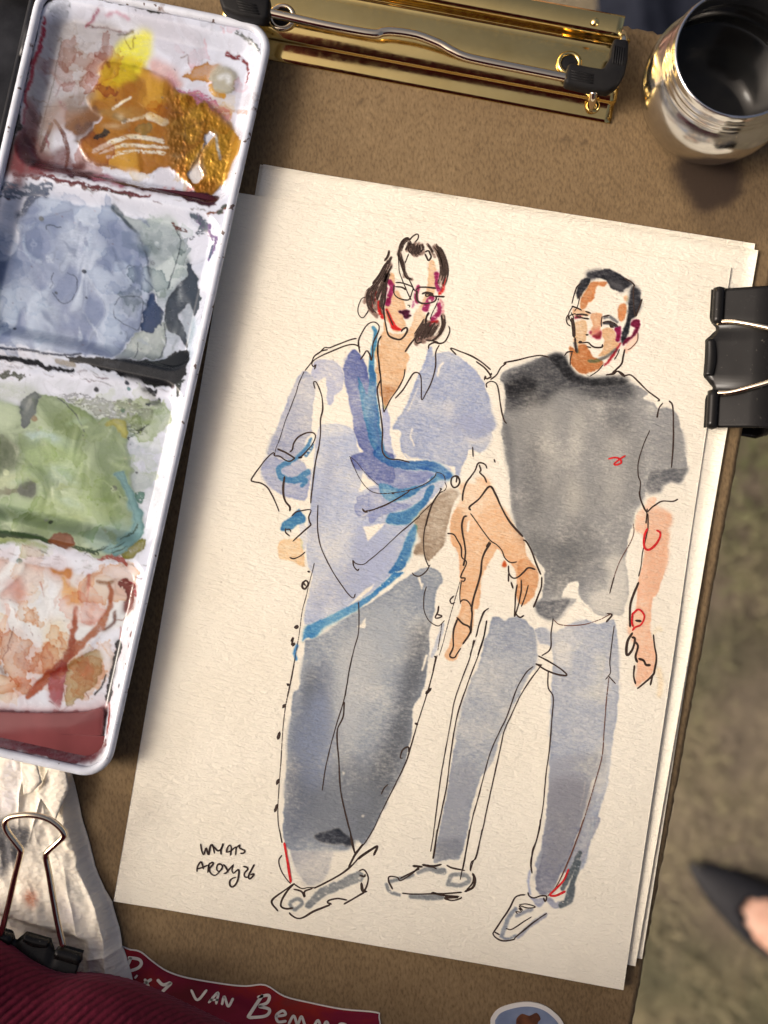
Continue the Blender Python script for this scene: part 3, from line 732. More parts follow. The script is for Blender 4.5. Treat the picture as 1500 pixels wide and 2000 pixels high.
ink(L_, 'H', 1.7, "235,20 200,220 160,400 135,600 120,850 105,1050 95,1250 100,1380 130,1525", "1380,10 1330,250")
ink(L_, 'H', 5.5, "172,236 183,243", "135,425 155,400", "95,680 110,625", "85,1050 100,1010", "70,1270 90,1215", "1370,8 1380,14", "1300,310 1340,270", "1213,553 1230,562")
ink(L_, 'H', 2, "700,0 670,150 640,330 600,470 560,600 520,750 480,930 455,1100")
ink(L_, 'H', 2.8, "635,380 625,500 580,600 578,720 590,850 600,1050 620,1180 660,1350 700,1500 720,1610", "1160,790 1155,745 1110,770 1090,830 1110,835", "935,1130 960,1080 990,1050")
ink(L_, 'H', 2.3, "720,1610 800,1530 880,1400 930,1290 1010,1130 1070,1010 1140,860 1180,730 1230,560 1290,370 1340,200 1390,0")
ink(L_, 'H', 4, "750,1660 800,1620 900,1555 875,1625")
ink(R_, 'I', 2, "480,30 440,60 410,150 390,230", "375,250 350,370 290,530 240,680 210,850 180,1010 150,1180 120,1400 95,1600 75,1725", "1355,150 1340,270 1325,400 1330,470 1315,500 1295,525", "1315,500 1365,555")
ink(R_, 'I', 2.3, "465,115 445,230 410,350 360,480 310,620 270,740 240,880 210,1080 185,1280 150,1450 120,1600 95,1775", "930,100 915,200 910,310 850,360", "790,435 740,480 680,580 640,690 600,800 540,920 490,1040 450,1180 410,1340 370,1480 340,1620 300,1850",
    "850,420 770,530 700,640 640,770 590,880 560,1010 520,1190 480,1370 440,1560 390,1760 360,1800 350,1857", "895,465 895,580 930,650 920,800 905,1000 880,1180 860,1400 820,1620 785,1720 775,1857")
ink(R_, 'I', 3.2, "825,360 900,400 980,450 1025,495 960,490 880,460 810,415", "810,420 850,425", "1305,65 1340,75 1300,125")
ink('brown', 'I', 1.8, "935,110 970,140 1050,150 1150,140 1250,110 1330,70", "1318,510 1300,680 1285,880 1270,1060 1220,1250 1150,1480 1080,1680 1010,1850")
ink('brown', 'G', 1.6, "985,260 990,330 960,420 880,560 830,690")
ink('brown', 'K', 2.3, "970,0 920,150 850,330 780,490 720,600 660,660")
ink('brown', 'F2', 1.6, "1030,800 1020,880 960,950 930,965")
ink(R_, 'G', 2.6, "1035,0 1045,60 1080,140 1100,165 1150,120 1220,80 1310,80 1350,62", "1100,140 1090,260")
ink(R_, 'G', 2.1, "1105,180 1105,300 1080,420 1060,500 1050,600 1030,690", "830,690 795,830")
ink(R_, 'G', 4.2, "1030,740 980,860 960,950 960,1100", "980,1150 940,1220 930,1310 945,1330 980,1280 1000,1200 975,1185", "1000,1220 1025,1260 1005,1340 1020,1390", "1030,1360 1070,1375 1090,1410 1125,1412", "1005,1050 1050,1055")
ink(R_, 'G', 3.5, "995,1415 990,1500 1005,1565", "1150,1165 1160,1260 1175,1350 1160,1450 1140,1500 1020,1605", "1145,1490 1125,1575")
ink('red', 'G', 4, "1100,300 1075,370 1075,450 1110,475 1160,440 1200,380 1205,335 1175,315", "975,1000 1030,960 1075,1010 1050,1080 1000,1105 980,1130", "980,990 975,1060 985,1100")
ink('red', 'E', 3.6, "885,845 930,835 965,845 975,870 945,885 925,880 960,850 1005,822")
ink('red', 'J', 4.6, "180,85 200,200 222,335")
ink('red', 'K', 4.4, "840,430 800,520 740,590 680,650 720,660 770,640 810,620")
ink(R_, 'E', 2.6, "870,260 920,245 950,232 990,265 1040,258 1090,300 1160,370 1240,430 1230,440", "580,125 600,100 640,95", "1310,440 1335,480 1340,650 1335,800 1325,905", "155,180 170,170 250,155 330,135 410,122 470,135")
ink(R_, 'E', 3, "1225,555 1240,490 1265,455")
ink(R_, 'E', 2.1, "635,95 620,150 620,190", "1175,645 1130,750 1095,870 1095,960 1110,1010 1105,1100 1130,1180 1155,1220")
ink(R_, 'F2', 2.2, "385,515 400,450 430,360 470,320", "460,450 440,540 410,590", "395,540 355,610 345,680", "350,620 330,660 340,710 370,735", "375,600 400,650 385,700 360,640 420,610", "560,1225 640,1170 690,1110", "850,960 830,1010 800,1060", "990,325 985,420 990,560 1000,640", "680,640 670,700 675,740")
ink(R_, 'F2', 3, "385,540 440,560 480,580", "420,625 480,620 540,630", "430,640 490,655 550,665", "515,590 570,610", "690,640 750,630", "690,700 740,690 800,710 830,735", "520,820 545,820", "470,900 540,895 570,920 600,940 640,945 680,940 685,915", "530,935 570,945", "1070,470 1040,560 1010,640", "900,270 960,300 1000,340", "900,960 885,1030 865,1110 780,1190", "720,1210 790,1205 830,1175 880,1200 900,1230")
ink(R_, 'F2', 6, "385,660 400,750 405,840", "455,895 475,888", "755,725 785,745")
ink(R_, 'F2', 4.2, "415,850 420,930 430,990")
ink(L_, 'J', 2.4, "150,0 165,85", "165,165 145,200 160,260 190,310 220,345", "600,10 610,90 630,155", "245,350 290,375 330,370 380,370")
ink(L_, 'J', 3.4, "245,345 180,390 100,455 140,520", "240,350 200,390 165,450 160,490 195,505 235,500", "240,380 290,395 310,430 310,395 360,375", "370,375 450,335 540,285 610,230 660,175 720,135 775,105 750,165", "590,240 625,170 680,95", "655,265 680,255 700,270 715,310 705,360 690,390", "660,290 690,300 695,285", "690,400 640,430 560,475", "580,450 520,440 470,450 455,465 480,475", "470,480 370,520 300,560 260,565 225,545 212,530")
ink(L_, 'J', 5, "670,340 680,390 705,395")
ink(R_, 'J', 3, "870,380 845,330 850,300 900,305 920,325 980,290 1040,240", "920,310 1040,250", "1090,225 1150,250", "1215,228 1250,245 1330,262", "1385,290 1380,340 1340,385", "930,405 1000,412 1100,410 1200,408 1310,400", "1200,440 1250,452 1300,440 1310,430")
ink(R_, 'J', 4, "1000,232 1060,238", "1060,225 1120,235 1180,222", "1380,280 1395,320 1380,370 1330,395", "1120,403 1200,420 1290,430 1200,435")
ink(R_, 'J', 2.3, "1360,0 1335,150 1300,320", "1440,0 1405,170 1385,200 1365,265", "1155,0 1125,185")
ink(R_, 'K', 2.9, "600,0 580,120 530,290 515,380 525,465", "465,650 420,655 375,680 330,770 250,890 200,965 190,990 220,1025 280,1048 370,1035 380,1020 450,960 550,880 650,810", "490,630 500,660 540,678 600,660 650,665 640,710 625,680", "200,970 245,995")
ink(R_, 'K', 2.3, "300,940 340,950 390,925 450,885 520,840", "415,735 480,730 555,755 490,765 415,745 445,785 410,765 435,800 385,795 400,815")
ink(SG, 'L', 3, "265,235 280,330 305,400 325,400 355,300 385,395 400,400 425,270 460,255 490,385", "440,250 500,300 545,345 600,315 635,225 620,270 595,330 600,405", "685,370 700,300 740,255 765,300 750,420", "680,370 760,350 800,310 850,280 840,330 835,415", "840,300 905,250 900,300 985,345 960,385 910,385",
    "205,685 215,600 265,525 290,560 310,640", "215,640 300,615 380,580", "380,700 400,560 385,690", "400,560 460,535 470,560 410,640 430,710 480,745 530,730 600,650 630,590", "600,560 545,570 525,640 560,680 610,640 620,590 590,560", "640,570 680,620 715,695", "800,570 730,650 680,705 645,715",
    "800,570 775,660 800,710 840,680 880,650 890,700 870,820 830,900 780,935 740,900 745,830 790,790 840,775", "960,600 1020,615 1030,650 985,700 975,750 1000,775 1040,770", "1140,570 1090,660 1050,740 1050,795 1080,795 1130,740 1130,720 1080,740")

rh = np.random.RandomState(4)
for ww, p_ in HAIR:
    C = catmull(pts('F1', p_), 4)
    W_ = float(np.max(ww))
    T_ = np.gradient(C, axis=0); T_ /= np.linalg.norm(T_, axis=1)[:, None] + 1e-9
    Nn = np.stack([-T_[:, 1], T_[:, 0]], 1)
    nb = max(2, int(W_ / 2.0))
    for k in range(nb):
        a0, b0 = rh.uniform(0, .22), rh.uniform(.78, 1)
        i0, i1 = int(a0 * len(C)), max(int(b0 * len(C)), int(a0 * len(C)) + 3)
        seg = C[i0:i1] + Nn[i0:i1] * ((k + .5) / nb - .5) * W_ + rh.uniform(-.5, .5, 2)
        if len(seg) > 2:
            INK.setdefault('hair', []).append((seg[::2] if len(seg) > 8 else seg, rh.uniform(1.2, 2.2)))

# extra tone in the grey T-shirt

# ------------------------------------------------------------------ paint on the mixing palette
PC = Canvas(-230, -90, 790, 1640, lambda y: (224, 222, 232), 71, .85)
PH = np.zeros((PC.h, PC.w), np.float32)      # paint thickness (mm)
PM = np.zeros((PC.h, PC.w), np.float32)      # gold flake paint
PW = np.zeros((PC.h, PC.w), np.float32)      # wet
w, br = PC.wash, PC.brush
def cov(reg, col, p, d=1., **k):
    k.setdefault('rag', 6); k.setdefault('edge', .3); k.setdefault('low', .15); k.setdefault('gran', .12)
    w(reg, col, p, d=d, mode='cover', **k)
# old stains all over the enamel
for _ in range(90):
    x, y = rs.uniform(-160, 500), rs.uniform(0, 1500); r_ = rs.uniform(12, 46)
    q = ' '.join(f"{x + r_ * rs.uniform(.5, 1.2) * math.cos(a_):.0f},{y + r_ * rs.uniform(.4, 1.1) * math.sin(a_):.0f}" for a_ in np.linspace(0, 6.28, 8)[:-1])
    cov('P', [(196, 192, 204), (206, 198, 200), (190, 186, 184), (200, 190, 192), (186, 190, 200)][rs.randint(5)], q, d=rs.uniform(.25, .7), soft=rs.choice([1., 2., 5.]), dry=rs.choice([0, .4, .5]), rag=5, edge=.5)
# grime and dried paint along the ridges between the wells
for k_, (xa, ya, xb, yb) in enumerate(((20, 345, 470, 415), (-100, 690, 380, 772), (-130, 1050, 310, 1120), (-150, 1440, 220, 1512))):
    for _ in range(46):
        f_ = rs.rand(); x = xa + (xb - xa) * f_; y = ya + (yb - ya) * f_ + rs.uniform(-15, 15)
        L0 = rs.uniform(2, 26); an_ = .2 + rs.uniform(-.25, .25)
        c_ = [(84, 40, 44), (58, 56, 62), (110, 98, 92), (92, 88, 72), (150, 130, 130)][(rs.randint(5) + k_) % 5]
        br('P', c_, (rs.uniform(.8, 2), rs.uniform(1.2, 4.5), rs.uniform(.8, 2)), f"{x:.0f},{y:.0f} {x + L0 * .5:.1f},{y + L0 * .5 * an_ + rs.uniform(-2, 2):.1f} {x + L0:.1f},{y + L0 * an_:.1f}", mode='cover', d=rs.uniform(.4, .9), dry=rs.choice([0, .4, .5]), rag=2.5)
# thin old films of colour on the floor of each well
for q, c0, c1 in (("P;60,60 300,20 500,90 470,330 420,400 200,370 20,330 30,200", (190, 182, 190), (226, 222, 232)), ("P;0,400 420,440 360,740 200,735 -120,690 -80,500", (184, 190, 206), (226, 224, 234)),
                  ("P;-120,760 340,790 280,1090 100,1075 -150,1030", (192, 194, 198), (226, 224, 234)), ("P;-140,1090 260,1130 225,1400 180,1490 -150,1440", (204, 184, 184), (230, 224, 226))):
    w('P', (c0, c1), q[2:], mode='marble', d=.55, soft=3, rag=6)
for _ in range(120):        # brush-out streaks
    x, y = rs.uniform(-120, 470), rs.uniform(20, 1480); a_ = rs.uniform(-.3, .9); L0 = rs.uniform(14, 70)
    x -= .22 * y * .9
    br('P', [(170, 160, 166), (150, 156, 170), (196, 178, 180), (160, 160, 150), (214, 210, 220)][rs.randint(5)], (1, rs.uniform(2, 7), 1), f"{x:.0f},{y:.0f} {x + L0 * .5 * math.cos(a_):.1f},{y + L0 * .5 * math.sin(a_) + rs.uniform(-6, 6):.1f} {x + L0 * math.cos(a_):.1f},{y + L0 * math.sin(a_):.1f}", mode='cover', d=rs.uniform(.2, .6), dry=rs.choice([0, .45, .55]), rag=3, soft=1.2)
# well with gold and ochre
w('M', ((206, 200, 206), (158, 146, 140)), "150,560 200,300 290,130 420,110 620,140 660,230 560,310 450,420 400,540 300,600 260,800 200,880 120,840", mode='marble', d=.8, soft=3)
cov('M', (176, 166, 160), "300,180 440,130 600,150 650,220 540,300 440,400 380,500 300,560 225,590 262,400", d=.35, soft=3, low=.5)
cov('M', (196, 186, 182), "160,520 230,300 300,130 420,120 300,300 240,560 210,740", d=.6, soft=4, low=.5)
cov('M', (150, 92, 84), "110,720 150,560 195,560 205,740 260,850 200,900 100,930 60,980 40,900", d=.8, soft=3, low=.6)
for ww, c, p in (((6, 9, 5), (136, 38, 58), "250,130 225,280 180,420 150,560"), (6, (150, 48, 78), "450,140 510,100 530,85"), (4, (200, 150, 165), "560,110 640,100 690,130"), (9, (96, 26, 30), "140,690 160,760 220,850"), (4, (96, 50, 44), "450,135 560,150 700,170"), (5, (70, 50, 48), "620,180 700,170")):
    br('M', c, ww, p, d=.75, mode='cover', soft=1.5, rag=3, dry=.3)
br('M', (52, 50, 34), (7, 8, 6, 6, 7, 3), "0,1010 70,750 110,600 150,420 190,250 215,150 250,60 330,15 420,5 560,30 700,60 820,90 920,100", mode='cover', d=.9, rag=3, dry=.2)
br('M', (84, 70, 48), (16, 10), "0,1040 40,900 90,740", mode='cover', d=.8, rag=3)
cov('M', (228, 214, 60), "600,250 700,180 795,180 800,250 775,330 720,370 560,400 520,360 570,310", soft=4, rag=4, d=.9)
cov('M', (206, 178, 20), "560,310 680,300 760,330 740,420 640,470 560,440 520,390", soft=5, rag=3, d=.85)
GOLD = "540,330 700,350 780,370 850,400 900,430 940,480 1040,510 1120,570 1200,650 1250,730 1260,790 1230,870 1180,960 1100,1010 1030,1020 980,960 900,890 830,880 780,900 700,890 600,870 480,850 430,800 415,740 470,690 530,620 480,570 460,500 520,420"
cov('M', (166, 118, 38), GOLD, low=.3, gran=.2)
cov('M', (150, 104, 52), "470,540 600,520 760,520 880,560 900,720 880,840 620,860 500,800 540,640", d=.55, soft=8)
w('M', 1., "860,480 1040,510 1200,650 1260,790 1180,960 1030,1020 960,940 900,880 880,700 900,560", at=PM, d=.72, soft=9)
w('M', .5, GOLD, at=PM, d=.15, soft=3)
w('M', .3, GOLD, at=PH, soft=2.5)
w('M', 1., GOLD, at=PW, soft=2)
cov('M', (196, 142, 40), "940,490 1060,530 1190,650 1250,760 1240,850 1180,950 1060,1000 1010,990 1000,900 1060,700 1000,560", d=.7, soft=3, rag=4, low=.4)
w('M', ((156, 98, 22), (196, 142, 44)), GOLD, mode='marble', d=.95, soft=1, rag=3)
cov('M', (118, 78, 46), "350,570 470,550 530,600 440,690 380,700 345,660", soft=2, low=.5)
cov('M', (88, 62, 52), "390,680 460,640 500,660 420,760 400,740", soft=2, d=.8)
cov('M', (58, 44, 26), "500,700 550,680 565,712 520,735 488,742")
for ww, p, k in ((9, "490,790 600,740 700,715 850,740", .35), (6, "520,800 660,760 880,775", .5), (5, "590,570 640,535 682,512", .4), (16, "780,610 860,640", .25), (6, "640,640 760,610", .4), (7, "560,820 700,790 860,800", .55), (5, "1130,720 1150,830", .35)):
    br('M', (226, 214, 196), ww, p, mode='cover', dry=k, d=.9, soft=1)
for p in ("1080,700 1120,720 1060,800 1040,870 1060,920 1020,970 985,920 1030,840 1075,780", "470,860 560,890 700,890 780,905 800,930 770,970 640,950 540,920 480,900"):
    cov('M', (222, 218, 226), p)
    w('M', 0., p, at=PM); w('M', 0.05, p, at=PH)
br('M', (70, 56, 48), 11, "600,605 650,630", mode='cover', d=.8, soft=1.5)
cov('M', (130, 110, 60), "700,680 780,650 790,690 740,710", d=.6)
cov('M', (188, 128, 56), "975,385 1050,345 1150,352 1115,430 1050,420 975,402", low=.3)
cov('M', (212, 132, 160), "960,470 1040,470 1150,540 1210,600 1180,620 1060,545 940,480", dry=.48, soft=1, d=.85)
cov('M', (214, 150, 130), "790,330 860,320 930,400 950,470 880,430 800,380", d=.7, soft=3)
cov('M', (206, 120, 140), "880,380 920,410 930,470 880,430", d=.6, soft=3)
br('M', (128, 50, 54), (9, 6, 3), "1185,280 1260,310 1300,360 1285,440", mode='cover', dry=.35, rag=3)
br('M', (150, 128, 116), (14, 18, 10), "1010,40 1100,90 1190,140", mode='cover', dry=.45, rag=3, d=.8)
br('M', (108, 112, 108), (8, 10, 5), "1250,200 1320,250 1370,320", mode='cover', dry=.45, rag=3)
br('M', (188, 160, 130), 10, "1230,110 1330,130 1390,190", mode='cover', dry=.4, d=.6, soft=2)
cov('M', (178, 170, 150), "1100,400 1150,355 1210,370 1245,430 1220,490 1160,510 1105,480", soft=1)
w('M', 1.3, "1100,400 1150,355 1210,370 1245,430 1220,490 1160,510 1105,480", at=PH, soft=3)
br('M', (190, 140, 50), 9, "1100,450 1120,490 1170,505", mode='cover', dry=.3)
br('M', (228, 224, 214), 10, "1150,410 1190,400 1200,430", mode='cover', soft=2, d=.8)
cov('M', (58, 14, 26), "160,840 250,880 350,895 500,925 620,955 780,995 1000,1005 1100,1015 1155,1050 1120,1092 1050,1085 900,1035 700,995 500,960 330,935 190,900", soft=1.2)
cov('M', (110, 70, 70), "240,800 330,760 380,830 460,860 350,890 250,870", d=.8, soft=3, low=.6)
for p in ("285,630 330,700 350,790 340,880", "270,650 220,760 210,790"):
    br('M', (92, 48, 40), (7, 9, 5), p, mode='cover', d=.8)
cov('M', (186, 110, 130), "500,920 560,915 620,950 700,985 620,985 520,955", d=.7, soft=2)
for x in (850, 960, 880):
    cov('M', (210, 150, 150), f"{x},990 {x+40},985 {x+30},1025 {x-5},1020", soft=1.5, d=.8)
br('M', (120, 60, 40), (10, 8), "800,1000 900,1010 1020,1020", mode='cover', dry=.42)
br('M', (108, 48, 52), (5, 8, 6), "230,930 450,985 700,1040 800,1050", mode='cover', dry=.4, rag=4)
br('M', (70, 46, 40), (3, 5, 3), "430,990 620,1030 700,1050", mode='cover', dry=.42, rag=3)
br('M', (110, 40, 30), 16, "20,880 100,860 130,950 60,1010", mode='cover', d=.7, soft=4)
for p in ("230,560 330,550", "300,215 320,220 250,540 190,740", "240,580 200,760"):
    br('M', (120, 106, 98), 2, p, mode='cover', d=.7)
for c_, d_, sf, q in (((150, 120, 104), .7, 6, "250,560 340,520 420,560 360,640 260,700 210,660"), ((132, 118, 110), .7, 5, "330,540 430,480 500,470 470,560 400,600"), ((190, 168, 160), .6, 5, "420,400 480,300 540,290 520,380 460,450"), ((206, 176, 176), .6, 6, "780,300 900,330 960,420 940,470 860,400"),
                      ((186, 140, 130), .55, 4, "1100,560 1190,560 1230,640 1180,640"), ((160, 120, 60), .6, 3, "520,600 560,560 700,570 760,620 640,640"), ((120, 84, 30), .5, 4, "860,560 930,560 950,760 930,880 880,860"), ((214, 160, 60), .6, 2.6, "960,600 1040,620 1060,700 1000,760 960,700"),
                      ((100, 58, 54), .7, 3, "180,800 240,780 260,860 200,880"), ((170, 130, 124), .6, 5, "130,600 180,580 190,700 150,720"), ((92, 40, 44), .75, 2, "60,900 160,880 260,930 120,960"), ((140, 90, 90), .5, 4, "560,960 760,1010 900,1040 700,1010")):
    cov('M', c_, q, d=d_, soft=sf, rag=5, low=.4)
for q, ww in (("560,330 600,400 560,470", 4), ("700,190 690,260", 2.5), ("655,190 680,260", 2), ("940,300 980,290 985,330", 3), ("900,590 950,600 970,700 960,820", 2.5), ("430,790 440,840 600,865", 2)):
    br('M', (110, 70, 40), ww, q, mode='cover', d=.6, rag=2.5, soft=1)
# blue-grey well
BLUE = "0,960 0,700 60,450 110,250 180,130 260,70 330,90 500,130 690,140 750,190 800,270 870,360 900,440 920,640 870,800 860,890 790,940 740,1000 700,1070 600,1060 400,1050 200,1010 50,985"
cov('N', (154, 163, 186), BLUE, low=.2, gran=.25, soft=1)
w('N', .18, BLUE, at=PH, soft=3); w('N', .8, BLUE, at=PW, soft=3)
w('N', ((130, 140, 168), (190, 198, 214)), BLUE, mode='marble', d=.9, soft=1.5)
for c, d_, sf, p in (((192, 200, 216), .7, 6, "370,240 430,220 520,300 560,360 520,390 440,370 360,380"), ((190, 198, 214), .7, 6, "400,400 480,390 600,520 680,640 600,680 520,560 420,480"), ((188, 196, 210), .6, 8, "250,680 300,670 360,760 360,860 300,840 260,760"),
                     ((126, 136, 168), .6, 8, "560,250 660,220 700,330 640,400 580,380"), ((130, 138, 168), .7, 5, "200,840 300,880 420,880 500,900 560,1040 520,1050 440,960 300,920"), ((128, 138, 166), .6, 7, "380,740 470,820 560,950 560,1050 600,1060 560,900 470,780"),
                     ((186, 194, 210), .6, 8, "60,900 200,920 420,900 520,1000 460,1040 200,1000"), ((140, 150, 172), .5, 10, "700,600 800,560 860,700 760,800 680,740"), ((170, 178, 196), .5, 8, "60,560 180,420 260,560 160,700 60,760"), ((186, 194, 212), .6, 4, "570,230 600,250 590,330 620,380 570,390")):
    cov('N', c, p, d=d_, soft=sf, edge=0, rag=4)
w('N', ((150, 160, 164), (196, 204, 202)), "750,190 850,215 1060,210 1100,300 1150,430 1140,560 1060,640 1010,690 930,660 915,480 870,360 800,270", mode='marble')
cov('N', (176, 184, 184), "750,190 850,215 1060,210 1100,300 1150,430 1140,560 1060,640 1010,690 930,660 915,480 870,360 800,270", low=.2, d=.3)
cov('N', (172, 180, 172), "730,1070 780,960 860,900 1000,830 1010,950 980,1060 850,1070", low=.2)
cov('N', (164, 176, 186), "1010,690 1080,600 1150,560 1120,640 1050,720", d=.7, soft=3)
cov('N', (52, 66, 112), "900,680 940,670 950,720 1000,760 990,830 930,900 870,890 880,790", dry=.22, rag=3)
cov('N', (54, 62, 74), "1060,640 1140,560 1150,480 1190,560 1220,680 1190,800 1150,720 1110,770 1085,800 1130,880 1145,1000 1100,930 1040,900 1010,850 1010,760", low=.4, rag=2)
cov('N', (150, 162, 172), "1110,780 1160,720 1190,800 1180,950 1150,1000 1130,880", d=.7, soft=2)
cov('N', (44, 66, 76), "1140,450 1200,560 1225,680 1205,800 1165,700 1145,560", low=.3)
cov('N', (168, 186, 198), "1160,840 1200,830 1180,1080 1150,1120", d=.6, soft=3)
br('N', (98, 108, 114), (3, 5, 3), "690,150 740,200 830,300 890,420", mode='cover', d=.8)
br('N', (104, 116, 120), (14, 10), "700,150 740,185", mode='cover', d=.7)
for ww, p in ((1.6, "700,740 740,690 860,690 870,760 850,880 800,870 710,820 695,760"), (1.6, "330,540 312,580 322,600 306,635"), (1.8, "410,540 470,580 460,660 420,720 370,720 320,660"), (2, "280,275 282,248 320,250 345,262 370,260"), (2, "1080,280 1100,360 1060,520 1020,640"), (2, "840,960 830,1060"), (2.5, "1000,850 1010,960 970,1060"), (2, "770,520 790,495 820,505")):
    br('N', (62, 72, 88), ww, p, mode='cover', d=.85, rag=1.2, dry=.2)
for x, y, r, c in ((250, 208, 14, (110, 112, 110)), (512, 530, 12, (60, 68, 82)), (340, 660, 8, (80, 88, 100)), (928, 476, 14, (120, 130, 135)), (90, 880, 8, (40, 50, 70)), (525, 690, 6, (70, 80, 100)), (780, 1212, 11, (50, 58, 66)), (782, 1246, 9, (90, 130, 130)), (585, 1250, 13, (40, 46, 58)), (955, 360, 13, (196, 204, 206)), (885, 940, 15, (196, 202, 196)), (68, 100, 10, (70, 30, 40)), (535, 42, 16, (90, 50, 50)), (1252, 826, 12, (150, 150, 150))):
    br('N', c, r * .64, f"{x},{y} {x+5},{y+4}", mode='cover', d=.8, rag=.6)
BLACK = "430,1070 700,1080 900,1085 1000,1070 1140,1010 1160,1100 1140,1190 1080,1235 980,1240 880,1210 700,1150"
cov('N', (22, 27, 31), BLACK)
br('N', (42, 44, 50), (9, 8, 5), "0,1030 100,1070 300,1120 450,1140", mode='cover', dry=.3, rag=3)
br('N', (150, 140, 128), 10, "370,1090 470,1110", mode='cover', d=.7, dry=.2)
br('N', (56, 62, 80), (4, 5, 3), "0,980 150,1020 350,1055 520,1050", mode='cover', dry=.25)
br('N', (112, 82, 128), (12, 9, 7), "1215,220 1290,300 1320,370 1275,465", mode='cover', dry=.35, rag=4)
br('N', (60, 70, 100), (6, 7), "1300,380 1285,450", mode='cover', dry=.2)
br('N', (90, 100, 112), (14, 8), "1190,210 1260,250 1170,330", mode='cover', dry=.55, rag=4)
br('N', (120, 72, 52), (5, 8), "1285,205 1390,175", mode='cover', dry=.4, rag=4)
br('N', (72, 78, 66), 9, "1350,190 1390,160", mode='cover', dry=.4, rag=4)
br('N', (104, 112, 128), (22, 18, 10), "40,60 180,50 330,30", mode='cover', dry=.55, rag=5)
br('N', (86, 96, 116), (10, 14, 8), "140,160 200,90 300,60", mode='cover', dry=.35, rag=4, d=.8)
br('N', (96, 56, 48), 8, "1060,240 1100,270 1130,280", mode='cover', dry=.35, rag=3)
for k in ():
    br('N', (60, 58, 66), rs.uniform(2, 5), f"{150+k*95},{1150+k*11+rs.randint(-12,12)} {190+k*95},{1165+k*11+rs.randint(-10,16)}", mode='cover', dry=.42, rag=3)
# green well
GREEN = "0,160 100,250 150,320 180,280 260,180 400,210 560,280 700,350 780,340 840,340 890,400 900,500 890,560 920,700 930,800 960,950 1000,1050 990,1150 930,1250 860,1310 700,1310 500,1240 300,1200 0,1130"
cov('O', (156, 168, 132), GREEN, low=.25, gran=.15)
w('O', .2, GREEN, at=PH, soft=3); w('O', .9, GREEN, at=PW, soft=3)
w('O', ((128, 142, 110), (182, 192, 160)), GREEN, mode='marble', d=.85, soft=1.5)
for c, d_, sf, p in (((174, 190, 142), .7, 8, "160,600 260,540 420,520 560,560 600,640 540,720 400,740 300,680 200,700"), ((120, 136, 92), .6, 9, "600,520 680,600 700,720 620,840 500,860 560,760 640,660"), ((104, 112, 84), .75, 9, "0,420 60,480 120,600 100,700 0,760"),
                     ((170, 194, 184), .6, 7, "180,450 300,460 420,490 500,540 380,520 240,500"), ((164, 188, 176), .5, 8, "340,720 460,700 520,740 440,780"), ((126, 140, 96), .6, 9, "280,330 480,320 560,440 480,460 340,400"), ((170, 184, 130), .6, 10, "260,900 460,860 640,940 620,1060 420,1100 200,1040"), ((132, 148, 96), .5, 9, "640,860 760,800 820,900 860,1050 720,1080"),
                     ((178, 180, 132), .5, 5, "0,760 90,740 150,690 180,640 150,760 60,830 0,830"), ((130, 160, 152), .6, 7, "640,1150 800,1080 900,1100 880,1220 760,1280 640,1240")):
    cov('O', c, p, d=d_, soft=sf, edge=0, rag=4)
cov('O', (112, 152, 148), "780,720 850,710 890,760 940,880 990,1000 1000,1100 980,1180 920,1250 840,1310 750,1260 880,1130 910,1040 890,920 840,800", soft=2, low=.3, d=.9)
cov('O', (104, 114, 110), "150,230 230,150 270,200 250,290 210,390 175,400 150,330", low=.4, d=.85)
cov('O', (98, 102, 88), "110,860 150,790 240,790 250,830 235,885 150,880", low=.4, d=.9)
cov('O', (110, 104, 82), "0,830 80,840 110,870 40,885 0,880", d=.7)
cov('O', (170, 166, 100), "720,400 780,345 840,340 890,400 895,490 860,480 800,410", d=.9)
cov('O', (128, 80, 54), "370,1200 450,1155 540,1170 545,1240 480,1250 400,1230", low=.3)
br('O', (62, 86, 56), (12, 11, 8), "0,1110 200,1160 370,1205", mode='cover', dry=.2)
br('O', (66, 88, 60), 8, "540,1240 700,1285", mode='cover', dry=.35)
br('O', (84, 92, 84), 2, "400,210 470,260 540,340 585,440", mode='cover', rag=2)
cov('O', (166, 166, 166), "410,200 560,180 800,220 1000,250 1090,300 1050,400 920,500 890,430 760,360 600,280", dry=.5, d=.8, soft=1)
cov('O', (182, 186, 200), "900,520 1120,560 1110,680 1040,860 950,900 910,700", d=.7, soft=3, low=.4)
br('O', (70, 78, 82), (8, 4), "910,490 970,430 1040,390", mode='cover', dry=.5, rag=4)
cov('O', (74, 80, 96), "1030,215 1090,200 1130,250 1060,245", dry=.3)
cov('O', (52, 54, 58), "980,140 1090,135 1070,175 1010,165", dry=.35)
cov('O', (60, 70, 60), "1240,130 1310,100 1290,200 1245,200", dry=.35)
cov('O', (120, 114, 56), "880,1290 960,1200 1030,1190 1010,1270 900,1330", dry=.25, rag=3)
cov('O', (88, 130, 116), "940,870 1010,865 1000,930 960,930", dry=.45, rag=2)
for x, y, r, c in ((793, 832, 20, (92, 98, 84)), (363, 1068, 13, (40, 44, 38)), (330, 1052, 12, (150, 150, 140)), (668, 145, 15, (30, 34, 44)), (890, 100, 13, (60, 64, 76)), (895, 138, 12, (84, 130, 130)), (902, 220, 17, (140, 140, 150)), (853, 288, 16, (90, 120, 110)), (237, 346, 20, (140, 116, 88)), (10, 470, 16, (120, 128, 104)), (540, 942, 8, (180, 196, 160)), (40, 724, 20, (184, 190, 150)), (948, 722, 7, (90, 90, 100)), (132, 1340, 20, (50, 116, 100))):
    br('O', c, r * .56, f"{x},{y} {x+5},{y+3}", mode='cover', d=.85, rag=.7)
br('O', (152, 84, 78), (6, 9, 6), "700,1330 760,1312 870,1330 885,1368", mode='cover', dry=.35, rag=4)
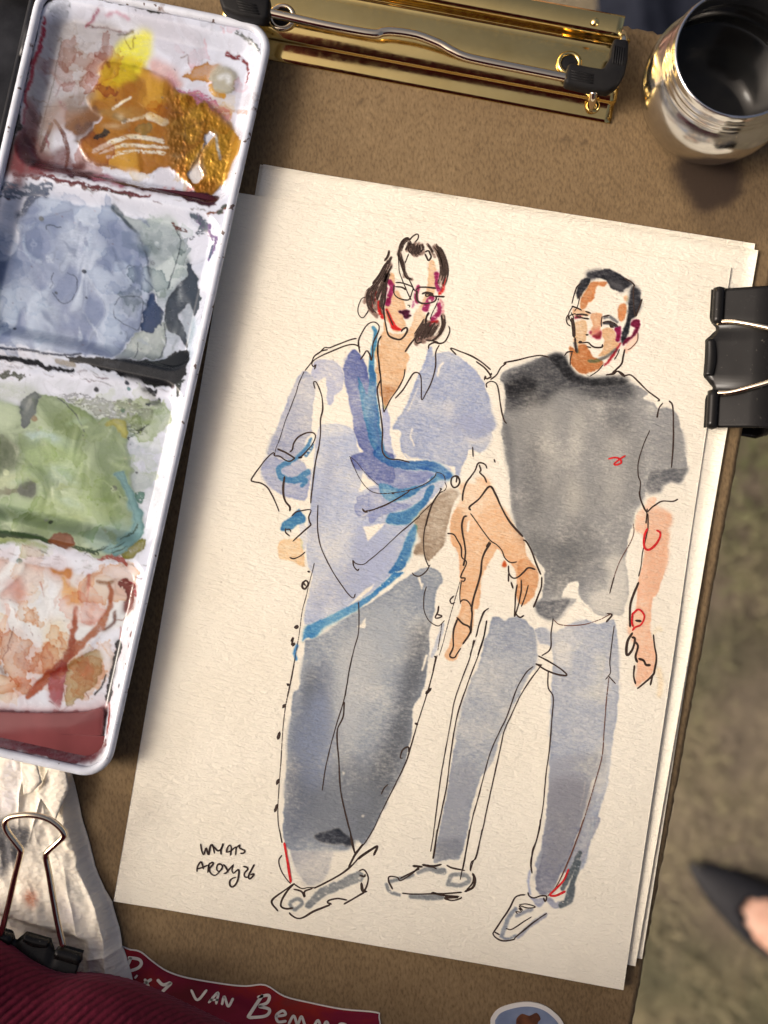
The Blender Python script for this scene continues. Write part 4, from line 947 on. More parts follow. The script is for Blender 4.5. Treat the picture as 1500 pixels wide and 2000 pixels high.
br('O', (168, 176, 110), (8, 10), "0,1150 120,1200 330,1240", mode='cover', d=.6, dry=.2, soft=2)
for k in ():
    br('O', (96, 84, 72), rs.uniform(1.5, 3.5), f"{30+k*100},{1262+k*9+rs.randint(-14,14)} {75+k*100},{1272+k*9+rs.randint(-8,12)}", mode='cover', dry=.4, rag=3)
br('O', (70, 76, 60), (12, 10, 6), "0,50 80,40 140,75", mode='cover', dry=.4, rag=5)
br('O', (150, 160, 130), (40, 30), "0,110 120,160 220,190", mode='cover', d=.5, soft=6, dry=.2)
# pink well with burgundy pool
cov('Q', (216, 198, 192), "0,60 200,90 420,120 700,180 900,200 1080,240 1120,330 1050,560 850,640 600,800 480,960 240,1140 0,1250", low=.25, d=.9)
w('Q', .8, "0,60 420,120 1080,240 1120,330 850,640 480,960 0,1250", at=PW, soft=3)
w('Q', ((202, 164, 152), (232, 224, 220)), "0,60 200,90 420,120 700,180 900,200 1080,240 1120,330 1050,560 850,640 600,800 480,960 240,1140 0,1250", mode='marble', d=.9, soft=1.5)
for c, d_, sf, p in (((206, 152, 144), .8, 7, "30,250 150,180 230,250 260,350 200,400 60,310"), ((232, 220, 212), .7, 6, "130,130 420,180 480,400 420,620 240,500 220,300"), ((222, 206, 178), .7, 6, "330,620 480,520 560,640 540,840 400,820"), ((198, 164, 152), .6, 6, "0,760 100,640 240,540 140,760 40,900 0,920"), ((200, 160, 158), .5, 10, "160,700 360,760 400,960 220,980 120,860"),
                     ((226, 214, 204), .8, 4, "540,420 620,400 640,520 600,600 540,560"), ((214, 186, 182), .6, 8, "80,960 300,960 240,1120 60,1180")):
    cov('Q', c, p, d=d_, soft=sf, edge=.1, rag=4)
cov('Q', (188, 118, 52), "390,115 600,140 565,195 480,180", soft=2)
cov('Q', (208, 156, 100), "490,180 560,250 640,330 670,410 600,420 520,360", soft=2)
for ww, c, p in (((5, 9, 15), (164, 98, 58), "620,450 600,600 590,750 530,880 430,980"), ((15, 20, 12), (140, 72, 48), "430,980 330,1060 230,1160"), ((5, 14, 12), (166, 106, 76), "900,260 890,430 830,560 760,650 640,760 580,820"), (8, (176, 90, 70), "720,180 730,250"), (2, (190, 120, 110), "720,250 715,340 700,420"),
                 (8, (140, 100, 66), "800,240 880,250 920,230"), (7, (120, 80, 66), "940,480 930,560 880,600 800,630")):
    br('Q', c, ww, p, mode='cover', d=.85, soft=1.5, rag=2.5)
cov('Q', (158, 88, 92), "440,950 550,890 540,1000 500,1150 470,1250 400,1200 390,1110", low=.4, d=.85)
cov('Q', (188, 172, 138), "560,900 660,830 800,760 830,900 760,1100 560,1240 520,1150", low=.4, d=.85)
cov('Q', (150, 112, 72), "600,940 700,880 740,900 640,1000", d=.7, soft=2)
cov('Q', (206, 192, 178), "700,1010 780,950 800,1030 740,1110 690,1080", d=.7, soft=2)
for p in ("560,900 640,850 760,770", "520,1160 560,1240 680,1130", "700,1010 690,1090 720,1180", "390,1200 450,1250 480,1290 540,1250 640,1180", "110,600 60,780 20,880", "500,1010 520,1160"):
    br('Q', (124, 72, 62), 1.8, p, mode='cover', d=.8, rag=2)
cov('Q', (122, 58, 48), "960,240 1050,230 1110,300 1100,400 1040,480 1000,430 1040,330", dry=.3, rag=3, low=.5)
br('Q', (150, 40, 56), (5, 6), "1000,220 1090,260 1115,340", mode='cover', dry=.25)
br('Q', (140, 90, 70), 2, "930,540 1000,545 1050,480 1100,440", mode='cover')
cov('Q', (42, 40, 44), "950,730 1000,740 960,870 930,1050 900,1190 860,1240 870,1120 920,880", dry=.3, rag=3)
br('Q', (48, 44, 46), (4, 3), "770,1150 830,1080 860,990", mode='cover', dry=.1)
br('Q', (170, 100, 90), 3, "980,600 970,700", mode='cover', d=.7)
br('Q', (150, 60, 50), (3, 6, 4), "890,1200 900,1320 890,1450", mode='cover', dry=.3)
POOL4 = "0,1275 200,1290 500,1290 700,1280 850,1250 860,1400 850,1530 900,1480 880,1580 800,1660 640,1710 500,1690 300,1620 0,1500"
cov('Q', (104, 46, 52), POOL4)
for _ in range(70):
    x, y = rs.uniform(20, 420), rs.uniform(500, 1000)
    br('Q', (150, 96, 88), rs.uniform(1, 2.4), f"{x:.0f},{y:.0f} {x+3:.0f},{y+3:.0f}", mode='cover', d=rs.uniform(.3, .8), rag=0)
br('Q', (104, 66, 50), 13, "10,930 40,985", mode='cover', d=.7, soft=3, rag=3)
br('Q', (46, 44, 48), (4, 6, 3), "0,1575 120,1600", mode='cover', dry=.3, rag=3)
for _ in range(60):
    x, y = rs.uniform(120, 860), 0
    y = 1640 + x * .14 + rs.uniform(-22, 12)
    br('Q', (70, 62, 66), rs.uniform(1, 2.4), f"{x:.0f},{y:.0f} {x+rs.uniform(4,16):.0f},{y+4:.0f}", mode='cover', d=.7, rag=1)
for c, x, y, r in (((98, 60, 54), 1130, 540, 5), ((110, 62, 56), 1100, 640, 8), ((104, 58, 52), 1085, 730, 6), ((112, 96, 78), 1165, 384, 4), ((100, 84, 66), 1047, 904, 4.5), ((60, 62, 70), 992, 1055, 3), ((140, 140, 150), 1050, 600, 3)):
    br('Q', c, r, f"{x},{y} {x-8},{y+22}", mode='cover', d=.85)
# random flecks over the enamel
for _ in range(260):
    x, y = rs.uniform(-120, 520), rs.uniform(0, 1500)
    c = [(70, 70, 80), (120, 90, 90), (150, 140, 150), (90, 100, 90), (180, 150, 160)][rs.randint(5)]
    br('P', c, rs.uniform(.8, 2.6), f"{x:.0f},{y:.0f} {x+rs.uniform(0,4):.1f},{y+rs.uniform(0,3):.1f}", mode='cover', d=rs.uniform(.3, .85), rag=.8)

# darks put back last
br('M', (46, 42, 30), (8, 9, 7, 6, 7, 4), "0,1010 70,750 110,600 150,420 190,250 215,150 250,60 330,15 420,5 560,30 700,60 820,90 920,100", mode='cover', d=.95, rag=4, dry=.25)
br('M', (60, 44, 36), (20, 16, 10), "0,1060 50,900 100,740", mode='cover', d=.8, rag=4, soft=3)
cov('M', (112, 40, 44), "60,900 110,760 160,780 230,860 330,900 420,925 300,935 150,930", d=.85, soft=2, rag=4)
cov('M', (74, 34, 36), "160,830 250,850 380,885 470,900 500,930 330,925 200,900", d=.85, soft=2, rag=4)
br('M', (150, 44, 62), (4, 7, 4), "250,130 240,230 190,400 160,540 140,660", mode='cover', d=.8, rag=4, dry=.25)
cov('M', (56, 12, 24), "480,925 620,955 780,995 1000,1003 1100,1012 1155,1048 1120,1094 1050,1088 900,1040 700,1000", d=1, soft=1, rag=2)
br('M', (90, 40, 44), (4, 8, 6, 3), "100,940 300,960 600,1015 800,1055", mode='cover', d=.85, rag=5, dry=.38)
br('M', (214, 198, 40), (10, 16), "640,330 720,370", mode='cover', d=.8, soft=3, rag=5)
cov('M', (196, 168, 20), "530,360 600,320 700,350 690,420 600,460 540,430", d=.85, soft=3, rag=5)
for q in ("640,360", "700,350", "705,410"):
    br('M', (150, 130, 10), 13, q + ' ' + q, mode='cover', d=.6, soft=3)
cov('N', (54, 66, 80), "1060,650 1130,580 1150,480 1190,560 1222,690 1195,810 1150,730 1110,780 1090,810 1130,890 1145,1010 1095,930 1040,900 1012,850 1015,770", d=.95, soft=1, rag=3)
cov('N', (42, 66, 104), "895,690 940,670 955,720 1000,765 985,840 930,905 870,890 880,800", d=.95, dry=.2, rag=4)
br('N', (74, 86, 96), (4, 6, 4, 3), "690,150 750,210 830,300 890,420 915,560", mode='cover', d=.8, soft=1.2, rag=2)
br('N', (70, 80, 104), (10, 16, 9), "120,200 200,90 300,70", mode='cover', d=.75, soft=2, dry=.3, rag=5)
cov('N', (24, 28, 32), BLACK, d=1, rag=1)
br('N', (34, 36, 42), (10, 9, 6), "0,1030 100,1070 300,1120 450,1140", mode='cover', d=.95, dry=.25, rag=4)
br('O', (54, 78, 48), (12, 11, 8), "0,1115 200,1165 370,1208", mode='cover', d=.95, dry=.2, rag=3)
cov('O', (120, 72, 48), "370,1200 450,1155 540,1170 545,1240 480,1250 400,1230", d=.95, rag=3)
cov('O', (92, 102, 98), "150,230 230,150 270,200 250,290 210,390 175,400 150,330", d=.8, rag=3)
cov('O', (84, 88, 76), "110,860 150,790 240,790 250,830 235,885 150,880", d=.9, rag=3)
cov('O', (92, 100, 78), "0,430 60,480 110,600 90,700 0,750", d=.7, soft=7)
br('Q', (150, 74, 44), (6, 12, 18, 22, 12), "620,450 600,620 570,800 430,980 320,1070 225,1165", mode='cover', d=.9, soft=1.5, rag=4)
cov('Q', (150, 76, 82), "440,950 550,890 540,1000 500,1150 470,1250 400,1200 390,1110", d=.95, rag=4)
cov('Q', (168, 148, 112), "560,900 660,830 800,760 830,900 760,1100 560,1240 520,1150", d=.8, rag=5)
br('Q', (160, 96, 66), (6, 15, 14), "900,260 890,430 830,560 740,670 600,800", mode='cover', d=.85, soft=1.5, rag=4)
cov('Q', (36, 34, 38), "950,730 1000,740 960,870 930,1050 900,1190 860,1240 870,1120 920,880", dry=.3, rag=4)
cov('Q', (116, 50, 42), "960,240 1050,230 1110,300 1100,400 1040,480 1000,430 1040,330", dry=.25, rag=5)
def streaks(reg, cols_, box, n, ang, L, wd, d0=.35):
    for _ in range(n):
        x, y = rs.uniform(box[0], box[2]), rs.uniform(box[1], box[3]); a_ = ang + rs.uniform(-.5, .5); l_ = rs.uniform(*L)
        c_ = cols_[rs.randint(len(cols_))]
        br(reg, c_, (1, rs.uniform(*wd), 1), f"{x:.0f},{y:.0f} {x + l_ * .5 * math.cos(a_) + rs.uniform(-9, 9):.1f},{y + l_ * .5 * math.sin(a_) + rs.uniform(-9, 9):.1f} {x + l_ * math.cos(a_):.1f},{y + l_ * math.sin(a_):.1f}", mode='cover', d=rs.uniform(d0 * .5, d0 * 1.4), soft=rs.choice([1., 2., 3.]), rag=4, dry=rs.choice([0, 0, .4]))
streaks('N', [(196, 204, 218), (126, 136, 164), (172, 180, 200), (110, 122, 150)], (60, 150, 860, 1000), 46, 1.0, (60, 260), (3, 12), .5)
streaks('N', [(150, 160, 160), (200, 206, 206), (90, 104, 116)], (800, 250, 1150, 950), 16, 1.6, (60, 200), (2, 6), .5)
streaks('O', [(184, 194, 160), (126, 140, 104), (166, 182, 160), (150, 160, 110)], (20, 330, 860, 1120), 50, .25, (80, 300), (4, 14), .45)
streaks('Q', [(232, 226, 222), (196, 150, 136), (214, 184, 160), (180, 110, 84)], (20, 120, 800, 1000), 40, 1.5, (60, 240), (3, 12), .45)
streaks('M', [(196, 150, 84), (136, 92, 36), (222, 200, 160), (170, 112, 40)], (480, 480, 1180, 850), 34, .15, (50, 200), (3, 10), .45)
streaks('M', [(130, 50, 60), (170, 130, 120), (96, 60, 52), (200, 180, 180)], (110, 300, 420, 860), 24, 1.5, (40, 160), (3, 9), .5)

# translucent dried films with tide-marks, layered over one another
def veils(n, box, cols_, r0, r1, d0):
    for _ in range(n):
        x, y = rs.uniform(box[0], box[2]), rs.uniform(box[1], box[3])
        x -= .22 * (y - (box[1] + box[3]) / 2)
        R_ = rs.uniform(r0, r1); st_ = rs.uniform(.5, 2.2); an_ = rs.uniform(0, 3.14); q = []
        for a_ in np.linspace(0, 2 * np.pi, 10)[:-1]:
            rr_ = R_ * rs.uniform(.55, 1.25); ex, ey = rr_ * math.cos(a_) * st_ ** .5, rr_ * math.sin(a_) / st_ ** .5
            q.append(f"{x + ex * math.cos(an_) - ey * math.sin(an_):.1f},{y + ex * math.sin(an_) + ey * math.cos(an_):.1f}")
        w('P', cols_[rs.randint(len(cols_))], ' '.join(q), mode='veil', d=rs.uniform(.5, 1.3) * d0, soft=.8, rag=7)
veils(26, (70, 70, 210, 320), [(196, 176, 170), (176, 130, 122), (150, 96, 90), (206, 196, 196)], 10, 42, .55)
veils(14, (330, 60, 480, 200), [(214, 200, 206), (216, 176, 186), (200, 196, 204)], 8, 26, .5)
veils(14, (190, 170, 440, 350), [(206, 168, 110), (190, 140, 80)], 10, 34, .35)
veils(34, (-60, 420, 280, 680), [(176, 184, 206), (160, 170, 196), (196, 202, 218)], 12, 55, .5)
veils(20, (250, 430, 365, 690), [(170, 180, 184), (140, 152, 160), (190, 200, 200), (120, 134, 146)], 8, 34, .6)
veils(34, (-100, 790, 260, 1060), [(186, 196, 160), (170, 184, 160), (150, 160, 120), (190, 196, 176)], 12, 60, .5)
veils(16, (240, 780, 320, 1000), [(206, 206, 214), (190, 196, 204), (200, 208, 190)], 8, 30, .55)
veils(46, (-110, 1110, 240, 1370), [(214, 178, 160), (222, 200, 180), (200, 150, 120), (214, 170, 168), (186, 128, 96)], 10, 52, .6)
# teal lobe, olive bump and pale blue-green streak of the green well; last scratches
cov('O', (104, 148, 146), "790,730 850,712 890,760 940,880 990,1000 1002,1100 980,1180 925,1250 860,1308 800,1285 900,1150 925,1050 900,930 850,810", d=.9, soft=1, rag=3)
br('O', (60, 84, 70), (3, 7, 3), "860,1180 920,1140 960,1080", mode='cover', dry=.45, rag=3)
br('O', (176, 198, 192), (6, 12, 5), "180,455 300,462 420,492", mode='cover', d=.6, soft=3, rag=4)
cov('O', (172, 166, 92), "735,400 785,348 840,342 888,400 893,488 862,470 805,412", d=.8, rag=3)
for _ in range(5):
    y = rs.uniform(1255, 1300); x = rs.uniform(560, 820)
    br('O', (56, 76, 60), (1, 3, 1), f"{x:.0f},{y:.0f} {x+60:.0f},{y-18:.0f} {x+110:.0f},{y-50:.0f}", mode='cover', dry=.35, rag=2)

cov('Q', (176, 118, 120), "0,1235 200,1255 500,1255 700,1245 850,1215 860,1290 500,1320 0,1310", d=.7, soft=4, rag=3)
cov('Q', (226, 214, 216), "0,1225 300,1245 700,1238 840,1215 845,1240 500,1268 0,1252", d=.6, soft=3, rag=2)  # whitish highlight above the pool's upper edge, painted into the tray colour

# ------------------------------------------------------------------ clipboard
m_board, t, b = mat('brown_fibreboard', rough=.82, spec=.25)
n1 = noise(t, 1400, vec=(1, .45, 1), detail=3, rot=.5); n2 = noise(t, 320, vec=(1, .5, 1), detail=6, rough=.75, rot=-.3); n3 = noise(t, 14, detail=5)
c1 = ramp(t, n2, [(.2, (.165, .110, .056)), (.5, (.20, .137, .072)), (.8, (.238, .166, .09))])
c2 = ramp(t, n1, [(.3, (.6, .58, .55)), (.5, (1, 1, 1)), (.72, (1.3, 1.28, 1.22))])
c3 = mixc(t, c1, c2, .8, 'MULTIPLY')
c4 = mixc(t, c3, ramp(t, n3, [(.3, (.74, .72, .69)), (.7, (1.1, 1.1, 1.08))]), 1., 'MULTIPLY')
st_ = attrn(t, 'stain')
c5 = mixc(t, c4, (.035, .022, .014), st_.outputs['Fac'])
t.links.new(c5, b.inputs['Base Color'])
bump(t, b, n2, .00022, .5)
# plan frame: right edge and top edge as in the photograph
tr0, tr1 = U(1450, 840, 0.), U(1253, 1900, 0.)
ev = (tr1 - tr0) / np.linalg.norm(tr1 - tr0)                 # down the board
eu = np.array([ev[1], -ev[0], 0.])                           # towards the left edge
if eu[0] > 0: eu = -eu
top = U(1270, 62, 0.)
# corner = point of the right edge level with the top edge
corner = tr0 + ev * ((top - tr0).dot(ev))
BW, BL = .228, .325
nu, nv = 150, 214
uu = np.linspace(0, 1, nu); vv = np.linspace(0, 1, nv)
UU, VV = np.meshgrid(uu, vv)
rgh = vnoise(nv, 1, 1, 1.2, 31)[:, 0] - .5
rgt = vnoise(1, nu, 1.2, 1, 32)[0] - .5
e1 = np.clip(1 - UU / .006, 0, 1) * rgh[:, None] * .0005
e2 = np.clip(1 - VV / .006, 0, 1) * rgt[None] * .0011
Ptop = corner + eu * (UU * BW + e1)[..., None] + ev * (VV * BL + e2)[..., None]
Ptop[..., 2] = .00012 * (vnoise(nv, nu, 14, 14, 33) - .5) * 0 - .0000
Pf = Ptop.reshape(-1, 3)
Fq = grid_faces(nv, nu)
ring = np.concatenate([np.arange(nu), (np.arange(1, nv) * nu + nu - 1), (nv - 1) * nu + np.arange(nu - 2, -1, -1), np.arange(nv - 2, 0, -1) * nu])
low = Pf[ring] + np.array([0, 0, -.003])
n0 = len(Pf)
li = n0 + np.arange(len(ring))
side = np.stack([ring, np.roll(ring, -1), np.roll(li, -1), li], 1)
V = np.concatenate([Pf, low, low.mean(0)[None]])
F3 = np.stack([li, np.roll(li, -1), np.full(len(li), len(V) - 1)], 1)
me = mesh_np(V, np.concatenate([Fq, side]), F3)
bm = bmesh.new(); bm.from_mesh(me); bmesh.ops.recalc_face_normals(bm, faces=bm.faces); bm.to_mesh(me); bm.free()
qx, qy = PJ(V)
def spot(x, y, rx, ry, s):
    nz = np.interp(np.arctan2(qy - y, qx - x), np.linspace(-3.2, 3.2, 24), blur(np.tile(np.random.RandomState(s).uniform(-.3, .3, 24)[None].astype(np.float32), (3, 1)), 1.)[1])
    return sstep(1.25, .7, np.hypot((qx - x) / rx, (qy - y) / ry) + nz) * 1.0
stain = np.maximum.reduce([spot(1388, 352, 72, 62, 1) * 1.0, spot(1370, 328, 52, 28, 2) * .9, spot(1440, 410, 90, 70, 3) * .35, spot(1395, 440, 40, 25, 4) * .35, spot(260, 1640, 70, 90, 5) * .22, spot(420, 1850, 120, 60, 6) * .16])
for _ in range(40):
    stain = np.maximum(stain, spot(rs.uniform(500, 1450), rs.uniform(150, 2000), rs.uniform(3, 8), rs.uniform(3, 8), 7) * rs.uniform(.2, .6))
attr(me, 'stain', stain)
clipb = empty('clipboard', 'brown fibreboard clipboard with a brassy metal clip along its top edge', 'clipboard', tuple(corner + eu * BW / 2 + ev * BL / 2))
board = link('board', me, m_board, smooth=False)
adopt(clipb, board)

# brassy clip: swept profile with bends
m_brass, t, b = mat('polished_brassy_steel', (.50, .40, .16), rough=.09, metal=1.)
n1 = noise(t, 600, detail=3); n2 = noise(t, 90, vec=(1, 1, 1), detail=5)
t.links.new(ramp(t, n2, [(.3, (.80, .59, .22)), (.7, (.88, .67, .27))]), b.inputs['Base Color'])
t.links.new(ramp(t, n1, [(.35, (.09,) * 3), (.75, (.20,) * 3)]), b.inputs['Roughness'])
bump(t, b, n2, .00004, .5)
m_chrome, t, b = mat('chromed_wire', (.82, .70, .52), rough=.1, metal=1.)
n1 = noise(t, 500, detail=3); t.links.new(ramp(t, n1, [(.3, (.05,) * 3), (.8, (.16,) * 3)]), b.inputs['Roughness'])
m_plastic, t, b = mat('black_moulded_plastic', (.010, .010, .011), rough=.45, spec=.08)
n1 = noise(t, 700, detail=3); bump(t, b, n1, .00008, .5)
t.links.new(ramp(t, noise(t, 60, detail=5), [(.4, (.010, .010, .011)), (.75, (.022, .021, .020))]), b.inputs['Base Color'])
ce1 = U(532, 117, .0008) - U(1192, 241, .0008); ce1 /= np.linalg.norm(ce1)
prof = [(1192, 241, .0006), (1191, 232, .0008), (1192, 229, .0012), (1196, 208, .0013), (1197, 201, .0025), (1198, 194, .0037), (1208, 140, .0047), (1212, 112, .0047), (1213, 106, .0047), (1214, 101, .0047), (1215, 97, .0049), (1216, 91, .0054), (1217, 85, .0066), (1217, 78, .0082), (1217, 70, .0094), (1216, 60, .0099), (1214, 34, .0107), (1214, 30, .0104)]
PR = np.array([U(x, y, z) for x, y, z in prof])
PR[:, :2] -= ((PR - PR[0]) @ ce1)[:, None] * ce1[None, :2]      # square the end
LW = .119
tt = np.linspace(0, 1, 60)
V = PR[:, None] + ce1 * (tt * LW)[None, :, None]
# flange slightly narrower than the plate
V[14:, :, :] = PR[14:, None] + ce1 * (.003 + tt * (LW - .006))[None, :, None]
# front lip tucks back at both ends
sh = sstep(0, .06, tt) * sstep(1, .94, tt)
V[0:3, :, 2] = V[0:3, :, 2] * .6 + .0002
V[3, :, 2] = .0011 + (.0013 - .0011) * sstep(.02, .09, tt) * sstep(.98, .91, tt)
plate = link('clip_plate', mesh_np(V.reshape(-1, 3), grid_faces(len(prof), 60)), m_brass)
sm = plate.modifiers.new('thickness', 'SOLIDIFY'); sm.thickness = .0006; sm.offset = -1
adopt(clipb, plate)
wp = pts('Z', "120,30 195,46 400,92 560,120 600,114 640,113 720,126 800,156 850,184 890,202 950,217 1100,247 1250,277 1300,288")
wp = catmull(wp, 6)
wr = tube_ob('wire_lever', U(wp[:, 0], wp[:, 1], .0105), .00125, m_chrome, seg=14)
adopt(clipb, wr)
# side arms of the wire, running from the corner caps down to the plate
for nm, ptsz in (('wire_arm', [(1200, 170, .0105), (1206, 140, .0105), (1216, 90, .0098), (1217, 70, .008), (1212, 62, .006)]), ('wire_arm', [(1160, 178, .0105), (1157, 196, .008), (1155, 208, .0042)]),
                 ('wire_arm', [(470, 12, .0105), (478, -20, .0105), (486, -50, .0098), (490, -66, .007)])):
    q = catmull(np.array([U(*p) for p in ptsz]), 6)
    adopt(clipb, tube_ob(nm, q, .0012, m_chrome, seg=12))
def cap(outline, z0, z1, ribs):
    o = np.array([U(x, y, (z0 + z1) / 2) for x, y in outline])
    c_ = link('corner_cap', prism(o[:, :2], z0, z1, .0011, 3), m_plastic)
    adopt(clipb, c_)
    for (x0, y0), (x1, y1) in ribs:
        a_, b_ = U(x0, y0, z1), U(x1, y1, z1)
        r = tube_ob('grip_rib', np.array([a_ + (b_ - a_) * s for s in np.linspace(0, 1, 4)]), .00028, m_plastic, seg=6)
        r.parent = c_
    return c_
cap([(1108, 128), (1150, 136), (1176, 140), (1188, 118), (1196, 80), (1226, 84), (1224, 120), (1218, 150), (1206, 172), (1186, 184), (1150, 180), (1100, 168)], .0088, .0132,
    [((1201 + 4.4 * k, 90 + k), (1197 + 4.4 * k, 124 + k)) for k in range(5)] + [((1116, 138 + 5.2 * k), (1158, 147 + 5.2 * k)) for k in range(4)])
cap([(432, -10), (440, -42), (470, -40), (466, -14), (530, 0), (526, 42), (512, 46), (470, 38), (438, 26), (430, 8)], .0088, .0136,
    [((462 + 2 * k, 2 + 5.5 * k), (500 + 2 * k, 11 + 5.5 * k)) for k in range(4)])
for (x, y, z, R, r) in ((1112, 124, .0053, .0030, .0007), (551, 34, .0053, .0034, .0008), (1158, 208, .0030, .0014, .0007)):
    c0 = U(x, y, z); a = np.linspace(0, 2 * np.pi, 28, endpoint=False)
    P = c0 + np.stack([R * np.cos(a), R * np.sin(a), 0 * a], 1)
    rv = tube_ob('rivet', P, r, m_brass if y > 60 else m_chrome, seg=10, closed=True)
    adopt(clipb, rv)
    dsk = lathe('rivet_core', [(0, .0002), (R * .7, .0002), (R, -.0003)], c0, m_plastic, 24)
    dsk.parent = rv
P = U(1163, 41, .0113); d_ = lathe('dimple', [(0, .0003), (.0008, .0002), (.0012, -.0003)], P, m_brass, 20); adopt(clipb, d_)

# ------------------------------------------------------------------ sheets of watercolour paper
def paper_mat(name, painted):
    m, t, b = mat(name, (.80, .735, .62), rough=.85, spec=.2)
    tc = nd(t, 'TexCoord')
    mp = nd(t, 'Mapping'); mp.inputs['Scale'].default_value = (300, 1250, 1)
    t.links.new(tc.outputs['Object'], mp.inputs[0])
    n1 = nd(t, 'TexNoise', Scale=1., Detail=3., Roughness=.55, Distortion=.6)
    t.links.new(mp.outputs[0], n1.inputs['Vector'])
    n2 = noise(t, 1500, detail=2)
    mx = nd(t, 'Math', operation='MULTIPLY_ADD'); mx.inputs[1].default_value = .35
    t.links.new(n2, mx.inputs[0]); t.links.new(n1.outputs['Fac'], mx.inputs[2])
    bump(t, b, mx.outputs[0], .0008, .6)
    base = ramp(t, noise(t, 45, detail=4), [(.3, (.79, .735, .605)), (.7, (.83, .78, .655))])
    if painted:
        a = attrn(t, 'Col')
        base = mixc(t, base, a.outputs['Color'], 1., 'MULTIPLY')
    t.links.new(base, b.inputs['Base Color'])
    return m
SW, SH = .148, .210
class Sheet:
    def __init__(s, x, y, th, z0, A, B, v0=.34):
        s.x, s.y, s.th, s.z0, s.A, s.B, s.v0 = x, y, th, z0, A, B, v0
    def z(s, u, v):
        wv = 0.
        if getattr(s, 'wav', None) is not None:      # damp paper cockles a little under the washes
            xx = np.clip(u, 0, 1) * 46.99; yy = np.clip(v, 0, 1) * 62.99
            xi, yi = np.floor(xx).astype(int), np.floor(yy).astype(int); fx, fy = xx - xi, yy - yi; g = s.wav
            wv = .0009 * np.maximum(0, ((g[yi, xi] * (1 - fx) + g[yi, xi + 1] * fx) * (1 - fy) + (g[yi + 1, xi] * (1 - fx) + g[yi + 1, xi + 1] * fx) * fy) + .2) * sstep(0, .15, u) * sstep(1, .85, u) * sstep(0, .15, v) * sstep(1, .85, v)
        return wv + s.z0 + s.A * sstep(.66, 1.06, u) ** 1.3 * sstep(s.v0, s.v0 + .25, v) + s.B * sstep(.86, 1.06, v) + .0004 * sstep(.1, 0, u) * sstep(.6, .9, v)
    def to_world(s, u, v):
        lx, ly = u * SW, -v * SH
        ct, st = math.cos(s.th), math.sin(s.th)
        return np.stack([s.x + lx * ct - ly * st, s.y + lx * st + ly * ct, s.z(u, v)], -1)
    def from_px(s, px, py):
        P = U(px, py, s.z0)
        for _ in range(4):
            dx, dy = P[..., 0] - s.x, P[..., 1] - s.y
            ct, st = math.cos(s.th), math.sin(s.th)
            u = (dx * ct + dy * st) / SW; v = -(-dx * st + dy * ct) / SH
            P = U(px, py, s.z(u, v))
        return u, v
    def build(s, name, nu, nv, material, canvas=None):
        u, v = np.meshgrid(np.linspace(0, 1, nu), np.linspace(0, 1, nv))
        P = s.to_world(u, v)
        px, py = PJ(P)
        ct, st = math.cos(s.th), math.sin(s.th)
        L = np.stack([u * SW, -v * SH, P[..., 2]], -1).reshape(-1, 3)     # local frame: origin at the sheet's corner
        ring = np.concatenate([np.arange(nu), (np.arange(1, nv) * nu + nu - 1), (nv - 1) * nu + np.arange(nu - 2, -1, -1), np.arange(nv - 2, 0, -1) * nu])
        li = len(L) + np.arange(len(ring))
        V = np.concatenate([L, L[ring] + np.array([0, 0, -.00034])])
        F = np.concatenate([grid_faces(nv, nu), np.stack([np.roll(ring, -1), ring, li, np.roll(li, -1)], 1)])
        me = mesh_np(V, F)
        if canvas is not None:
            colr = canvas.sample(px, py).reshape(-1, 3)
            attr(me, 'Col', np.concatenate([colr, np.ones((len(ring), 3))]))
        o = link(name, me, material)
        o.location = (s.x, s.y, 0)
        o.rotation_euler = (0, 0, s.th)
        return o
m_paper = paper_mat('cream_watercolour_paper', False)
m_painted = paper_mat('painted_watercolour_paper', True)
def sheet_from(tr, br, z0, A, B):
    a_, b_ = U(*tr, z0), U(*br, z0)
    th = math.atan2(b_[0] - a_[0], -(b_[1] - a_[1]))
    return Sheet(a_[0] - SW * math.cos(th), a_[1] - SW * math.sin(th), th, z0, A, B)
s3 = sheet_from((1475, 476), (1253, 1876), .0005, .0002, .0001)
s2 = sheet_from((1481, 489), (1239, 1890), .0010, .0006, .0002)
s1 = Sheet(-.04968, .10384, -.1594, .0016, .0012, .0004)
s1.wav = vnoise(64, 48, 9, 11, 123) * .6 + vnoise(64, 48, 5, 5, 124) * .3 - .45
o3 = s3.build('paper_sheet', 40, 56, m_paper)
tag(o3, 'blank cream paper sheet at the bottom of the stack, only thin edges showing', 'paper')
o2 = s2.build('paper_sheet', 40, 56, m_paper)
tag(o2, 'blank cream paper sheet directly beneath the painted one, showing above and right', 'paper')
painting = s1.build('painted_sheet', 593, 841, m_painted, PA)
tag(painting, 'cream paper sheet with ink and watercolour drawing of two standing people', 'painting')
